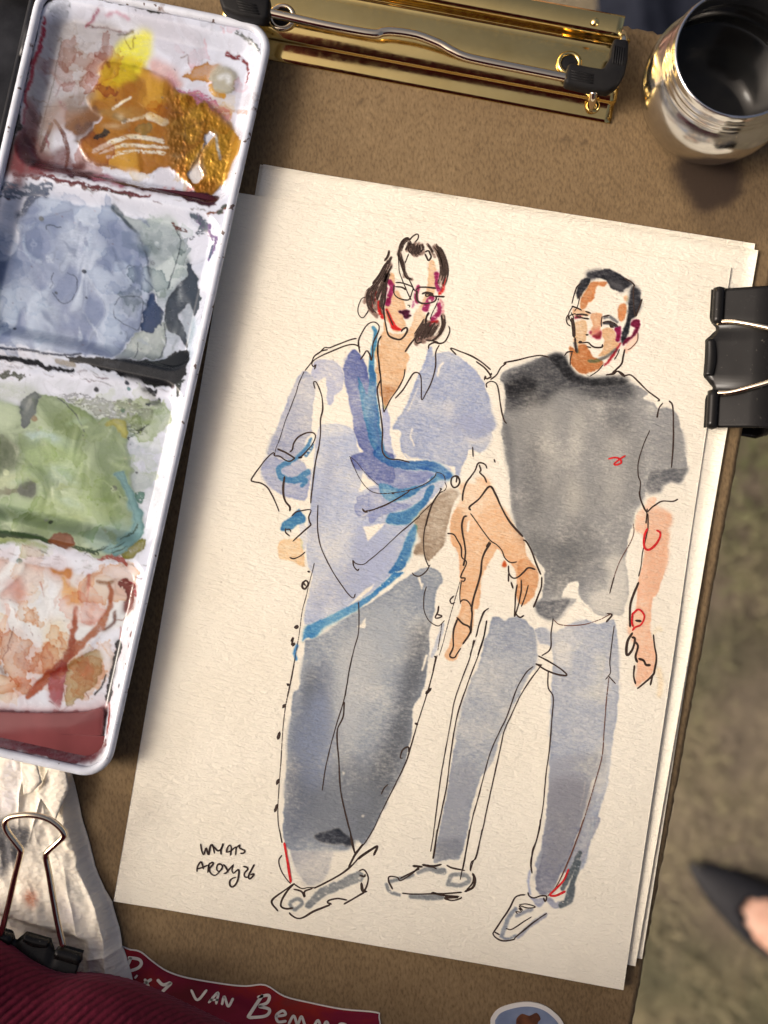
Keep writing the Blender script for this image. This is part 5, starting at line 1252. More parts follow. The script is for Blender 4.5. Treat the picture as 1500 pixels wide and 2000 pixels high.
# pen lines as thin ribbons of ink lying on the sheet
INKCOL = {'left': (.030, .017, .012), 'right': (.030, .017, .012), 'sign': (.026, .015, .012), 'hair': (.040, .024, .018), 'brown': (.10, .04, .025), 'red': (.42, .012, .014)}
INKNAME = {'left': ('pen_drawing', 'pen line drawing of the figure in blue shirt and scarf'), 'right': ('pen_drawing', 'pen line drawing of the figure in grey T-shirt'), 'hair': ('pen_shading', 'dark brown scribbled hair of the left figure'), 'sign': ('signature', 'handwritten two-line signature at lower left'), 'brown': ('pen_line', ''), 'red': ('marker_stroke', '')}
ri = np.random.RandomState(77)
JOBS = []
for key, strokes in INK.items():
    JOBS += [(key, [q]) for q in strokes] if key in ('red', 'brown') else [(key, strokes)]
INKMAT = {}
for lvl, (key, strokes) in enumerate(JOBS):
    lvl = min(lvl, 6)
    Vs, Fs, n0 = [], [], 0
    for P, wd in strokes:
        C = catmull(P, 8)
        d = np.concatenate([[0], np.cumsum(np.hypot(*np.diff(C, axis=0).T))])
        n = max(4, int(d[-1] / 1.8))
        sq = np.linspace(0, d[-1], n)
        C = np.stack([np.interp(sq, d, C[:, k]) for k in (0, 1)], 1)
        C += blur(ri.randn(n, 2).astype(np.float32), 2.) * .35 if n > 12 else 0
        T = np.gradient(C, axis=0); T /= np.linalg.norm(T, axis=1)[:, None] + 1e-9
        Nn = np.stack([-T[:, 1], T[:, 0]], 1)
        k = np.interp(sq, np.linspace(0, d[-1], max(3, n // 9)), ri.uniform(.72, 1.15, max(3, n // 9)))
        e = np.minimum(1, .55 + np.minimum(sq, d[-1] - sq) / 4.)
        hw = (wd * .58 * k * e)[:, None]
        if wd < 1.9: hw = hw * np.where(ri.rand(n) < .10, .35, 1)[:, None]
        # rounded ends
        C = np.concatenate([C[:1] - T[:1] * wd * .3, C, C[-1:] + T[-1:] * wd * .3]); Nn = np.concatenate([Nn[:1], Nn, Nn[-1:]]); hw = np.concatenate([hw[:1] * .4, hw, hw[-1:] * .4])
        A_, B_ = C + Nn * hw, C - Nn * hw
        Q = np.stack([A_, B_], 1).reshape(-1, 2)
        u, v = s1.from_px(Q[:, 0], Q[:, 1])
        Vs.append(np.stack([u * SW, -v * SH, s1.z(u, v) + .00004 + .000012 * lvl], 1))
        i = n0 + 2 * np.arange(len(C) - 1)
        Fs.append(np.stack([i, i + 1, i + 3, i + 2], 1))
        n0 += len(Q)
    if key not in INKMAT:
        m_, t, b = mat('ink_' + key, INKCOL[key], rough=.6, spec=.2)
        n1 = noise(t, 1800, detail=2)
        cc = INKCOL[key]
        t.links.new(ramp(t, n1, [(.35, cc), (.75, tuple(v * 1.9 + .012 for v in cc))]), b.inputs['Base Color'])
        INKMAT[key] = m_
    m_ = INKMAT[key]
    o = link(INKNAME[key][0], mesh_np(np.concatenate(Vs), np.concatenate(Fs)), m_, painting)
    if key not in ('red', 'brown'): o['label'] = INKNAME[key][1]
# clear tape across the sheet's upper right corner
m_tape, t, b = mat('matt_clear_tape', (.8, .77, .70), rough=.42, spec=.5)
b.inputs['Alpha'].default_value = .07
tq = [(1326, 508), (1425, 523), (1412, 612), (1323, 606)]
g = [np.array(tq[0]) * (1 - a) * (1 - c_) + np.array(tq[1]) * a * (1 - c_) + np.array(tq[2]) * a * c_ + np.array(tq[3]) * (1 - a) * c_ for c_ in np.linspace(0, 1, 6) for a in np.linspace(0, 1, 6)]
g = np.array(g); u, v = s1.from_px(g[:, 0], g[:, 1])
me = mesh_np(np.stack([u * SW, -v * SH, s1.z(u, v) + .00005], 1), grid_faces(6, 6))
o = link('tape', me, m_tape, painting); o['label'] = 'strip of translucent tape at the upper right corner'

# ------------------------------------------------------------------ palette
pal_tr, pal_br = U(537, 47, .010), U(208, 1528, .010)
pv = (pal_br - pal_tr); PLN = np.linalg.norm(pv); pv /= PLN
pu = np.array([pv[1], -pv[0], 0.]);
if pu[0] > 0: pu = -pu                     # from right edge to left edge
PWD = .0705
def pal(u, v, z):                           # u: mm from the right rim, v: mm from the top rim
    return pal_tr * [1, 1, 0] + pu * (np.asarray(u) / 1000.)[..., None] + pv * (np.asarray(v) / 1000.)[..., None] + np.array([0, 0, 1.]) * np.asarray(z)[..., None]
def rrect(u, v, u0, u1, v0, v1, r):         # signed distance, negative inside
    cu, cv = (u0 + u1) / 2, (v0 + v1) / 2
    qx = np.abs(u - cu) - (u1 - u0) / 2 + r; qy = np.abs(v - cv) - (v1 - v0) / 2 + r
    return np.hypot(np.maximum(qx, 0), np.maximum(qy, 0)) + np.minimum(np.maximum(qx, qy), 0) - r
PWm, PLm = PWD * 1000, PLN * 1000
WELLS = [(2.5, PWm - 3.5, 4.5, 54.5), (2.5, PWm - 3.5, 57.5, 104.), (2.5, PWm - 3.5, 107.5, 156.), (2.5, PWm - 3.5, 159., PLm - 3.)]
nu, nv = 280, 860
Ug, Vg = np.meshgrid(np.linspace(.9, PWm - .9, nu), np.linspace(.9, PLm - .9, nv))
od = rrect(Ug, Vg, 0, PWm, 0, PLm, 8.5)
Zp = np.full(Ug.shape, 8.2)
Zp -= .5 * sstep(-2.6, -.8, od)
for (a0, a1, b0, b1) in WELLS:
    d = rrect(Ug, Vg, a0, a1, b0, b1, 7.)
    fl = 4.6 - .6 * sstep(.68, .92, (Vg - b0) / (b1 - b0))
    prof_ = sstep(.6, -4.2, d)
    Zp = np.where(d < .6, Zp + (fl - Zp) * prof_, Zp)
# rounded outer corners: pull outside vertices onto the outline
flat = pal(Ug, Vg, np.full(Ug.shape, .0046))
qx, qy = PJ(flat)
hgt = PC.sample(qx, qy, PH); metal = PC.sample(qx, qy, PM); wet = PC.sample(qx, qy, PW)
goldn = vnoise(nv, nu, 4, 5, 90) * .6 + vnoise(nv, nu, 2.2, 2.6, 91) * .5
ridg = 1 - np.abs(2 * vnoise(nv, nu, 9, 9, 92) - 1)
Zp = Zp + hgt * (.35 + .65 * (vnoise(nv, nu, 22, 22, 93))) * .55 + metal * (goldn * .30 + ridg * .22 + .14 * vnoise(nv, nu, 1.6, 1.8, 95))
swl = PC.sample(qx, qy, PC.swirl.astype(np.float32)); grn = PC.sample(qx, qy, PC.tooth.astype(np.float32))
Zp = Zp + wet * (.34 * swl + .05 * grn)
keepv = (od < -.75)
V = pal(Ug, Vg, Zp / 1000.).reshape(-1, 3)
F = grid_faces(nv, nu)
kf = keepv.ravel()[F].all(1)
F = F[kf]
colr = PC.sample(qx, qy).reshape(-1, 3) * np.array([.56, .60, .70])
used = np.unique(F); remap = -np.ones(len(V), int); remap[used] = np.arange(len(used))
me = mesh_np(V[used], remap[F][:, ::-1])
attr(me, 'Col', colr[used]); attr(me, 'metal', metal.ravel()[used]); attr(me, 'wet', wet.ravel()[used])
m_tray, t, b = mat('paint_smeared_white_enamel', rough=.3)
a = attrn(t, 'Col'); t.links.new(a.outputs['Color'], b.inputs['Base Color'])
a = attrn(t, 'metal')
g2 = nd(t, 'Math', operation='MULTIPLY'); g2.inputs[1].default_value = .85
t.links.new(a.outputs['Fac'], g2.inputs[0]); t.links.new(g2.outputs[0], b.inputs['Metallic'])
a2 = attrn(t, 'wet'); n1 = noise(t, 240, detail=4)
rr = nd(t, 'Math', operation='MULTIPLY_ADD'); rr.inputs[1].default_value = .28; rr.inputs[2].default_value = .12
t.links.new(n1, rr.inputs[0])
rr2 = nd(t, 'Math', operation='MULTIPLY_ADD'); rr2.inputs[1].default_value = -.10
t.links.new(a2.outputs['Fac'], rr2.inputs[0]); t.links.new(rr.outputs[0], rr2.inputs[2])
t.links.new(rr2.outputs[0], b.inputs['Roughness'])
bump(t, b, noise(t, 420, detail=5), .00008, .4)
palo = empty('paint_palette', 'long white enamel paint palette with four paint-smeared mixing wells', 'palette', tuple(pal(np.array(PWm / 2), np.array(PLm / 2), np.array(0.))))
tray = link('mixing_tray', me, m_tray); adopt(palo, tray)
# rolled rim and outer wall
def outline(inset, n=14):
    o = []
    for (cu, cv, a0) in ((8.5, 8.5, math.pi), (PWm - 8.5, 8.5, 1.5 * math.pi), (PWm - 8.5, PLm - 8.5, 0), (8.5, PLm - 8.5, .5 * math.pi)):
        for k in range(n):
            a_ = a0 + k / (n - 1) * math.pi / 2
            o.append((cu + (8.5 - inset) * math.cos(a_), cv + (8.5 - inset) * math.sin(a_)))
    o = np.array(o)
    L = np.concatenate([o, o[:1]]); d = np.concatenate([[0], np.cumsum(np.hypot(*np.diff(L, axis=0).T))])
    q = np.linspace(0, d[-1], 420, endpoint=False)
    return np.stack([np.interp(q, d, L[:, k]) for k in (0, 1)], 1)
m_rim, t, b = mat('chipped_white_enamel', (.6, .61, .66), rough=.22)
n1 = noise(t, 160, detail=4, rough=.6); n2 = noise(t, 420, detail=2)
sp = ramp(t, n2, [(.66, (0, 0, 0)), (.70, (1, 1, 1))])
r0 = mixc(t, ramp(t, n1, [(.35, (.51, .54, .60)), (.6, (.61, .645, .72))]), (.20, .13, .11), ramp(t, noise(t, 75, detail=5, rough=.65), [(.62, (0, 0, 0)), (.68, (.8, .8, .8))]))
t.links.new(mixc(t, r0, (.12, .09, .085), sp), b.inputs['Base Color'])
oi = outline(1.25)
rim = tube_ob('rolled_rim', pal(oi[:, 0], oi[:, 1], np.full(len(oi), .0087)), .00128, m_rim, seg=12, closed=True); adopt(palo, rim)
o0, o1 = outline(1.7), outline(4.5)
V = np.concatenate([pal(o0[:, 0], o0[:, 1], np.full(420, .0082)), pal(o0[:, 0], o0[:, 1], np.full(420, .003)), pal(o1[:, 0], o1[:, 1], np.full(420, .0005))])
i = np.arange(420); j = np.roll(i, -1)
wall = link('outer_wall', mesh_np(V, np.concatenate([np.stack([i, j, j + 420, i + 420], 1), np.stack([i + 420, j + 420, j + 840, i + 840], 1)])), m_rim); adopt(palo, wall)
# standing pools of wet paint
def pool(name, reg, s_, z, col, label, rough=.04, dome=.00025):
    P = catmull(pts(reg, s_), 5, True)
    Q = U(P[:, 0], P[:, 1], z)
    c_ = Q.mean(0); rings = [1., .95, .85, .6, .3]
    V = [c_ + (Q - c_) * k_ + np.array([0, 0, dome * (1 - (k_ - .0) ** 6)]) for k_ in rings] + [c_[None] + [0, 0, dome]]
    n = len(Q); Vv = np.concatenate(V + [Q - [0, 0, .0012]])
    i = np.arange(n); j = np.roll(i, -1)
    F = np.concatenate([np.stack([k_ * n + i, k_ * n + j, (k_ + 1) * n + j, (k_ + 1) * n + i], 1) for k_ in range(4)] + [np.stack([5 * n + 1 + i, 5 * n + 1 + j, j, i], 1)])
    F3 = np.stack([4 * n + i, 4 * n + j, np.full(n, 5 * n)], 1)
    me = mesh_np(Vv, F, F3)
    bm = bmesh.new(); bm.from_mesh(me); bmesh.ops.recalc_face_normals(bm, faces=bm.faces); bm.to_mesh(me); bm.free()
    attr(me, 'body', np.concatenate([np.full(n, .12), np.full(n, .8), np.ones(3 * n + 1), np.zeros(n)]))
    m_, t, b = mat('wet_' + name, rough=rough, spec=.5)
    t.links.new(attrn(t, 'body').outputs['Fac'], b.inputs['Alpha'])
    t.links.new(ramp(t, noise(t, 70, detail=3), [(.3, tuple(v * .8 for v in col)), (.7, tuple(v * 1.2 for v in col))]), b.inputs['Base Color'])
    o = link('paint_pool', me, m_); o['label'] = label; adopt(palo, o)
pool('crimson', 'M', "170,850 250,884 350,902 500,930 620,958 780,998 1000,1008 1100,1018 1150,1050 1118,1086 1050,1078 900,1030 700,992 500,958 330,932 190,898", .0060, tuple(lin((62, 14, 28))), 'dark crimson pool along the gold well')
pool('black', 'N', BLACK, .0062, tuple(lin((20, 25, 29))), 'black pool at the foot of the blue-grey well')
pool('burgundy', 'Q', "0,1285 200,1295 500,1295 700,1285 845,1258 852,1400 846,1530 890,1490 872,1578 795,1655 640,1702 500,1684 300,1612 0,1495", .0060, tuple(lin((116, 62, 64))), 'burgundy pool in the pink well', rough=.07)
# streak standing clear of the pool
# dark second leaf of the palette, hinged along the left rim
m_dark, t, b = mat('dark_painted_tin', (.03, .03, .032), rough=.38, metal=.6)
n1 = noise(t, 60, detail=5)
t.links.new(ramp(t, n1, [(.35, (.02, .02, .022)), (.6, (.06, .06, .063)), (.8, (.11, .105, .10))]), b.inputs['Base Color'])
def boxuv(name, u0, u1, v0, v1, z0, z1, m_, bev=.0006):
    c_ = [pal(np.array(a_), np.array(b_), np.array(0.)) for a_, b_ in ((u0, v0), (u1, v0), (u1, v1), (u0, v1))]
    o = link(name, prism([p[:2] for p in c_], z0, z1, bev, 2), m_)
    adopt(palo, o); return o
pt = boxuv('pan_tray', PWm + 1.2, PWm + 62, 2, PLm - 2, .0008, .0030, m_dark)
for nm, (u0, u1, v0, v1) in {'a': (PWm + 1.0, PWm + 2.6, 1, PLm - 1), 'b': (PWm + 60, PWm + 61.6, 1, PLm - 1), 'c': (PWm + 2.7, PWm + 59.9, 1, 2.6), 'd': (PWm + 2.7, PWm + 59.9, PLm - 2.6, PLm - 1)}.items():
    wl = boxuv('tray_wall', u0, u1, v0, v1, .0009, .0078, m_dark)
pan_cols = [(150, 30, 40), (40, 50, 110), (200, 160, 40), (60, 90, 60), (110, 60, 40), (30, 30, 34)]
for k in range(12):
    cc = lin(pan_cols[k % 6])
    m_, t, b = mat(f'pan_colour_{k}', tuple(cc), rough=.5)
    t.links.new(ramp(t, noise(t, 150, detail=4), [(.3, tuple(cc * .6)), (.7, tuple(cc * 1.2))]), b.inputs['Base Color'])
    pn = boxuv('paint_pan', PWm + 30, PWm + 48, 7 + k * 17, 21 + k * 17, .0031, .0062, m_, .001)
for v0 in (14., 62., 150., 196.):
    q = np.array([pal(np.array(PWm + .4), np.array(v0 + s * 9), np.array(.0076)) for s in np.linspace(0, 1, 4)])
    hg = tube_ob('hinge', q, .0013, m_dark, seg=12); adopt(palo, hg)

# ------------------------------------------------------------------ black binder clips
m_blk, t, b = mat('black_enamelled_steel', (.010, .0095, .009), rough=.25, spec=.22)
n1 = noise(t, 900, detail=2); sp = ramp(t, n1, [(.70, (0, 0, 0)), (.74, (1, 1, 1))])
t.links.new(mixc(t, (.010, .0095, .009), (.07, .065, .055), sp), b.inputs['Base Color'])
t.links.new(ramp(t, noise(t, 120, detail=4), [(.3, (.16,) * 3), (.8, (.36,) * 3)]), b.inputs['Roughness'])
def binder(name, label, P0, P1, nn, depth, zj, zs, zlow, group=None):
    e = P1 - P0; e[2] = 0; Lb = np.linalg.norm(e); e /= Lb
    n = np.array([-e[1], e[0], 0.]); n *= np.sign(n[:2].dot(nn[:2]))
    root = empty(name, label, 'binder clip', tuple((P0 + P1) / 2 * [1, 1, 0] + n * depth * .5 + [0, 0, zlow]), group)
    def W3(s, d, z): return P0 * [1, 1, 0] + e * (s * Lb) + n * d + np.array([0, 0, z])
    # spring body: upper plate, spine, lower plate, with scalloped jaw edge
    ss = np.linspace(0, 1, 45)
    notch = (np.exp(-((ss - .285) / .04) ** 2) + np.exp(-((ss - .715) / .04) ** 2)) * .0022
    mid_ = np.where((ss > .35) & (ss < .65), -.0008, 0)
    rows = []
    for d0, z in ((0, zj), (.002, zj + (zs - zj) * .1), (depth * .5, zj + (zs - zj) * .55), (depth - .0012, zs - .0003), (depth, zs - .0016), (depth, (zs + zlow) / 2 - .004), (depth, -zs * .8 + zlow), (depth * .5, zlow - .003), (0, zlow)):
        rows.append([W3(s, d0 + (notch[i] + mid_[i]) * (1 if d0 == 0 else (.45 if d0 == .002 else 0)), z) for i, s in enumerate(ss)])
    V = np.array(rows)
    body = link('body', mesh_np(V.reshape(-1, 3), grid_faces(len(rows), 45)), m_blk, smooth=False)
    md = body.modifiers.new('thickness', 'SOLIDIFY'); md.thickness = .0006; md.offset = 0
    adopt(root, body)
    for s0, s1_ in ((.0, .25), (.74, 1.)):
        q = np.array([W3(s0 + (s1_ - s0) * k, .0018, zj + .0016) for k in np.linspace(0, 1, 8)])
        adopt(root, tube_ob('jaw_roll', q, .0017, m_blk, seg=20))
    q = np.array([[W3(s, dd + .0012 * math.cos((s - .5) / .13 * 1.2) * kk, zj + .0006 + kk * .0016) for s in np.linspace(.37, .63, 16)] for kk, dd in ((0, -.0008), (.6, -.0006), (1, .0006))])
    tg = link('jaw_tongue', mesh_np(q.reshape(-1, 3), grid_faces(3, 16)), m_blk)
    md = tg.modifiers.new('thickness', 'SOLIDIFY'); md.thickness = .0005; adopt(root, tg)
    return root, W3
bc, W3 = binder('binder_clip', 'large black binder clip gripping the right edge of the paper stack', U(1393, 563, .004), U(1378, 834, .004), np.array([1., 0, 0]), .021, .0024, .0125, -.0036, 'black binder clips')
hp = [(.245, .0016, .0042), (.25, .006, .0066), (.30, .013, .0105), (.375, .022, .0148), (.385, .030, .0170), (.43, .0345, .0180), (.5, .0355, .0182), (.57, .0345, .0180), (.615, .030, .0170), (.625, .022, .0148), (.70, .013, .0105), (.75, .006, .0066), (.755, .0016, .0042)]
hd = tube_ob('wire_handle', catmull(np.array([W3(*h) for h in hp]), 6), .00085, m_chrome, seg=12); adopt(bc, hd)
hp2 = [(s, d, -z - .001) for s, d, z in hp]
hd = tube_ob('wire_handle', catmull(np.array([W3(*h) for h in hp2]), 6), .00085, m_chrome, seg=12); adopt(bc, hd)
bc2, W3b = binder('binder_clip', 'binder clip with upright silver wire handle holding the paper towel', U(-14, 1806, .0105), U(164, 1856, .0105), np.array([0, -1., 0]), .016, .0105, .0150, -.0036, 'black binder clips')
hp = pts('T', "5,1350 20,1280 70,1080 110,900 150,740 155,690 120,640 60,560 38,500 60,455 130,435 240,430 350,455 430,505 480,565 470,600 430,640 360,705 345,750 370,880 400,1060 435,1250 475,1420")
zz = np.interp(np.linspace(0, 1, len(hp)), [0, .2, .5, .8, 1], [.0125, .0165, .0185, .0165, .0125])
hd = tube_ob('wire_handle', catmull(U(hp[:, 0], hp[:, 1], zz), 6), .00085, m_chrome, seg=12); adopt(bc2, hd)

# ------------------------------------------------------------------ steel cup of paint water
m_steel, t, b = mat('brushed_stainless_steel', (.60, .585, .56), rough=.2, metal=1.)
n1 = noise(t, 300, vec=(1, 1, 3), detail=4); n2 = noise(t, 60, detail=4)
t.links.new(ramp(t, n1, [(.3, (.13,) * 3), (.75, (.22,) * 3)]), b.inputs['Roughness'])
t.links.new(ramp(t, n2, [(.3, (.60, .59, .57)), (.7, (.74, .73, .71))]), b.inputs['Base Color'])
bump(t, b, n1, .00002, .3)
cc = U(1405, 165, .0145); cc[2] = .0002
cup = lathe('water_cup', np.array([(0, 0), (12, 0), (15.5, .8), (18.2, 3.2), (20.2, 7.5), (21.2, 12), (21.3, 15), (20.8, 18), (19.8, 20.8), (18.5, 22.8), (17.9, 23.8), (17.8, 24.3), (18.3, 25.0), (18.35, 25.5), (17.85, 26.1), (17.7, 26.8), (17.9, 27.3), (18.3, 27.8), (18.3, 28.2), (17.8, 28.8), (17.6, 29.6), (17.55, 30.8), (17.3, 31.3), (17.0, 31.35), (16.8, 31.1), (16.75, 30), (16.8, 25.5), (17.4, 23.5), (19.2, 20.6), (20.4, 17), (20.7, 14), (20.3, 10), (19, 6), (16, 2.4), (12, 1.2), (0, 1.1)]) / 1000., cc, m_steel, 128)
tag(cup, 'round-bellied stainless steel cup of dark water standing at the board corner', 'cup')
m_wat, t, b = mat('murky_paint_water', (.010, .011, .012), rough=.06, spec=.2)
t.links.new(ramp(t, noise(t, 60, detail=3), [(.3, (.006, .007, .008)), (.75, (.022, .021, .019))]), b.inputs['Base Color'])
wt = lathe('water', np.array([(0, 9.5), (12, 9.5), (19.5, 9.52), (20.2, 10.0)]) / 1000., cc, m_wat, 96)
wt.parent = cup

# ------------------------------------------------------------------ crumpled paper towel
ye = [1470, 1500, 1545, 1600, 1650, 1700, 1745, 1770, 1800, 1820, 1850, 1895, 1930, 1990]
xe = [126, 129, 140, 152, 165, 178, 197, 214, 222, 228, 233, 245, 253, 262]
nr, nc = 330, 300
yy = np.linspace(1472, 1985, nr); ss = np.linspace(0, 1, nc)
YY, SS = np.meshgrid(yy, ss, indexing='ij')
XR = np.interp(YY, ye, xe) + 3 * (vnoise(nr, 1, 1, 22, 51) - .5)
XX = XR - (1 - SS) ** .9 * (XR + 130)
dist = XR - XX                                   # px in from the free edge
z = .0010 + .0034 * sstep(0, 26, dist) * sstep(1478, 1590, YY)
rot = (XX * .86 + YY * .5); rot2 = (XX * -.4 + YY * .92)
def ridge(c, w_, h, m=None):
    return h * np.exp(-np.abs(c) / w_) * (1 if m is None else m)
g1 = vnoise(nr, nc, 60, 70, 52); g2 = vnoise(nr, nc, 26, 34, 53); g3 = vnoise(nr, nc, 12, 16, 54)
z += .0014 * (g1 - .5) + .0008 * (1 - np.abs(2 * g2 - 1)) * sstep(0, 30, dist) * sstep(1480, 1560, YY) + .0007 * (g3 - .5) * sstep(0, 20, dist)
band = sstep(1640, 1760, YY)
z += ridge(XX - np.interp(YY, [1690, 1770, 1830, 1990], [150, 190, 205, 215]), 9, .0014, band)
z += ridge(XX - np.interp(YY, [1650, 1800, 1990], [118, 150, 180]), 8, .0010, band)
z += ridge(YY - (1865 + (XX - 200) * -.25), 7, .0011, sstep(140, 170, XX))
z += ridge(XX - np.interp(YY, [1480, 1560, 1640], [95, 84, 60]), 3, .0016, sstep(1660, 1560, YY))
z += ridge(XX - np.interp(YY, [1480, 1560, 1640], [45, 42, 40]), 3, .0014, sstep(1640, 1540, YY))
z = z * (1 - .62 * sstep(1800, 1826, YY - (XX - 80) * .28) * sstep(178, 158, XX))
z = np.maximum(z, .0006)
P = U(XX, YY, 0 * XX + .004); P[..., 2] = z
V = P.reshape(-1, 3)
me = mesh_np(V, grid_faces(nr, nc))
TC = Canvas(-140, 1460, 420, 540, lambda y: (226, 216, 196), 55)
TC.cov[:] = 1
TC.wash('T', (58, 60, 66), "0,440 60,480 150,520 235,540 240,600 180,680 130,760 60,830 0,850", d=1.2, soft=4, rag=5, low=.25)
TC.wash('T', (110, 108, 108), "0,380 150,440 280,560 260,700 150,820 0,900", d=.6, soft=10, low=.4)
TC.wash('T', (168, 110, 84), "210,980 280,1000 290,1080 240,1110 200,1060", d=.9, soft=7, low=.5)
TC.wash('T', (196, 190, 188), "0,40 140,60 160,300 100,420 0,400", d=.8, soft=8, low=.5)
TC.wash('T', (204, 190, 160), "400,100 520,140 620,600 560,760 420,500", d=.45, soft=12)
TC.wash('T', (180, 172, 176), "440,1000 560,1100 620,1200 520,1240 440,1180", d=.5, soft=9)
TC.wash('T', (170, 150, 130), "160,860 300,900 380,1000 200,960", d=.4, soft=8)
attr(me, 'Col', TC.sample(XX, YY).reshape(-1, 3))
m_tis, t, b = mat('embossed_paper_towel', (.8, .75, .65), rough=.9, spec=.1)
a = attrn(t, 'Col')
t.links.new(mixc(t, (.86, .80, .68), a.outputs['Color'], 1., 'MULTIPLY'), b.inputs['Base Color'])
b.inputs['Subsurface Weight'].default_value = .15
b.inputs['Subsurface Radius'].default_value = (.002, .0018, .0014)
tc = nd(t, 'TexCoord'); mp = nd(t, 'Mapping'); mp.inputs['Rotation'].default_value = (0, 0, .6); mp.inputs['Scale'].default_value = (520, 900, 1)
t.links.new(tc.outputs['Object'], mp.inputs[0])
vo = nd(t, 'TexVoronoi', Scale=1.); t.links.new(mp.outputs[0], vo.inputs['Vector'])
n_ = bump(t, b, vo.outputs['Distance'], .0005, .6)
bump(t, b, noise(t, 700, detail=3), .0003, .5, prev=n_)
tis = link('paper_towel', me, m_tis)
tag(tis, 'crumpled white paper towel with grey paint blots below the palette', 'paper towel')
md = tis.modifiers.new('thickness', 'SOLIDIFY'); md.thickness = .0004; md.offset = -1
# folded flaps that stick out beneath the palette rim
def flap(poly, z0, z1, sd):
    P = np.array([U(x, y, zz_) for (x, y), zz_ in zip(poly, np.linspace(z0, z1, len(poly)))])
    bm = bmesh.new(); vs = [bm.verts.new(p) for p in P]; bm.faces.new(vs)
    bmesh.ops.triangulate(bm, faces=bm.faces)
    bmesh.ops.subdivide_edges(bm, edges=bm.edges, cuts=7, use_grid_fill=True)
    r_ = random.Random(sd)
    for v_ in bm.verts: v_.co.z += .0003 * math.sin(v_.co.x * 900 + sd) + r_.uniform(-.0001, .0001)
    bmesh.ops.recalc_face_normals(bm, faces=bm.faces)
    m_ = bpy.data.meshes.new('m'); bm.to_mesh(m_); bm.free()
    attr(m_, 'Col', np.ones((len(m_.vertices), 3)) * .97)
    o = link('towel_flap', m_, m_tis, tis)
    q = o.modifiers.new('thickness', 'SOLIDIFY'); q.thickness = .0003
flap([(40, 1488), (74, 1494), (82, 1528), (62, 1548), (46, 1552)], .0075, .0068, 1)
flap([(96, 1496), (128, 1500), (134, 1540), (110, 1600), (74, 1552)], .0062, .0058, 2)

# ------------------------------------------------------------------ die-cut stickers lying on the board
m_wht, t, b = mat('white_sticker_vinyl', (.72, .69, .64), rough=.35)
def sticker(name, label, outer, shrink, zt, inner_mat, cname):
    o = catmull(outer, 4, True)
    c_ = o.mean(0)
    Q = U(o[:, 0], o[:, 1], zt)
    root = empty(name, label, 'sticker', tuple(U(*c_, .0001)))
    bs = link('backing', prism(Q[:, :2], .0001, zt, 0), m_wht, smooth=False); adopt(root, bs)
    T_ = np.roll(o, -1, 0) - np.roll(o, 1, 0); T_ /= np.linalg.norm(T_, axis=1)[:, None] + 1e-9
    Nn = np.stack([-T_[:, 1], T_[:, 0]], 1)
    if ((o + Nn - c_) ** 2).sum() > ((o - c_) ** 2).sum(): Nn = -Nn
    i_ = o + Nn * shrink
    Q = U(i_[:, 0], i_[:, 1], zt + .00006)
    pr = link('print', prism(Q[:, :2], zt + .00002, zt + .00006, 0), inner_mat, smooth=False); adopt(root, pr)
    return root
m_red, t, b = mat('marbled_red_print', rough=.25)
n1 = noise(t, 40, vec=(1, 1.6, 1), detail=6); n2 = noise(t, 14, detail=2)
r1 = ramp(t, n1, [(.3, (.10, .012, .018)), (.48, (.16, .012, .03)), (.6, (.24, .02, .016)), (.74, (.12, .03, .03))])
t.links.new(mixc(t, r1, (.34, .022, .018), ramp(t, n2, [(.5, (0, 0, 0)), (.65, (1, 1, 1))])), b.inputs['Base Color'])
so = pts('X', "70,56 120,55 152,62 190,92 235,122 300,143 420,163 480,168 540,165 600,200 680,220 780,240 885,250 896,268 896,340 820,420 500,420 200,330 80,240")
st1 = sticker('name_sticker', 'dark red die-cut sticker with white handwritten lettering half covered by the burgundy cloth', so, 2.2, .0004, m_red, 'red')
m_let, t, b = mat('off_white_lettering', (.66, .62, .55), rough=.5)
ltr = [('T', 6.0, "985,1500 965,1545 945,1600"), ('T', 6.0, "960,1500 1040,1513 1062,1545 1035,1580 968,1605"), ('T', 8.5, "1016,1640 1028,1650"), ('T', 5.6, "1085,1660 1118,1722"), ('T', 5.6, "1140,1662 1080,1700"), ('T', 6.2, "1180,1665 1225,1705 1285,1688"), ('T', 6.2, "1290,1688 1215,1762"),
       ('X', 5.0, "308,180 328,212 358,180"), ('X', 5.0, "362,222 392,190 386,226"), ('X', 4.4, "366,212 394,212"), ('X', 5.0, "404,228 412,202 424,232 440,206"),
       ('X', 6.5, "532,196 512,225 484,268"), ('X', 6.0, "514,204 550,198 546,220 518,232"), ('X', 6.0, "518,232 552,242 540,262 486,268"), ('X', 5.2, "572,264 602,258 594,246 574,260 580,280 606,278"),
       ('X', 5.2, "612,288 628,262 640,288 652,264 664,292 676,294"), ('X', 5.2, "688,302 704,276 716,304 730,280 742,306"), ('X', 5.2, "756,318 772,288 792,292 770,306 780,326")]
Vs, Fs, n0 = [], [], 0
for reg, wd, s_ in ltr:
    C = catmull(pts(reg, s_), 8); T_ = np.gradient(C, axis=0); T_ /= np.linalg.norm(T_, axis=1)[:, None] + 1e-9
    Nn = np.stack([-T_[:, 1], T_[:, 0]], 1) * wd * .5
    hw = np.ones((len(C), 1)); hw[[0, -1]] = .5
    Q = np.stack([C + Nn * hw, C - Nn * hw], 1).reshape(-1, 2)
    Vs.append(U(Q[:, 0], Q[:, 1], .00055)); i = n0 + 2 * np.arange(len(C) - 1); Fs.append(np.stack([i, i + 1, i + 3, i + 2], 1)); n0 += len(Q)
lt = link('lettering', mesh_np(np.concatenate(Vs), np.concatenate(Fs)), m_let); lt['label'] = 'off-white brush lettering of a name'; adopt(st1, lt)
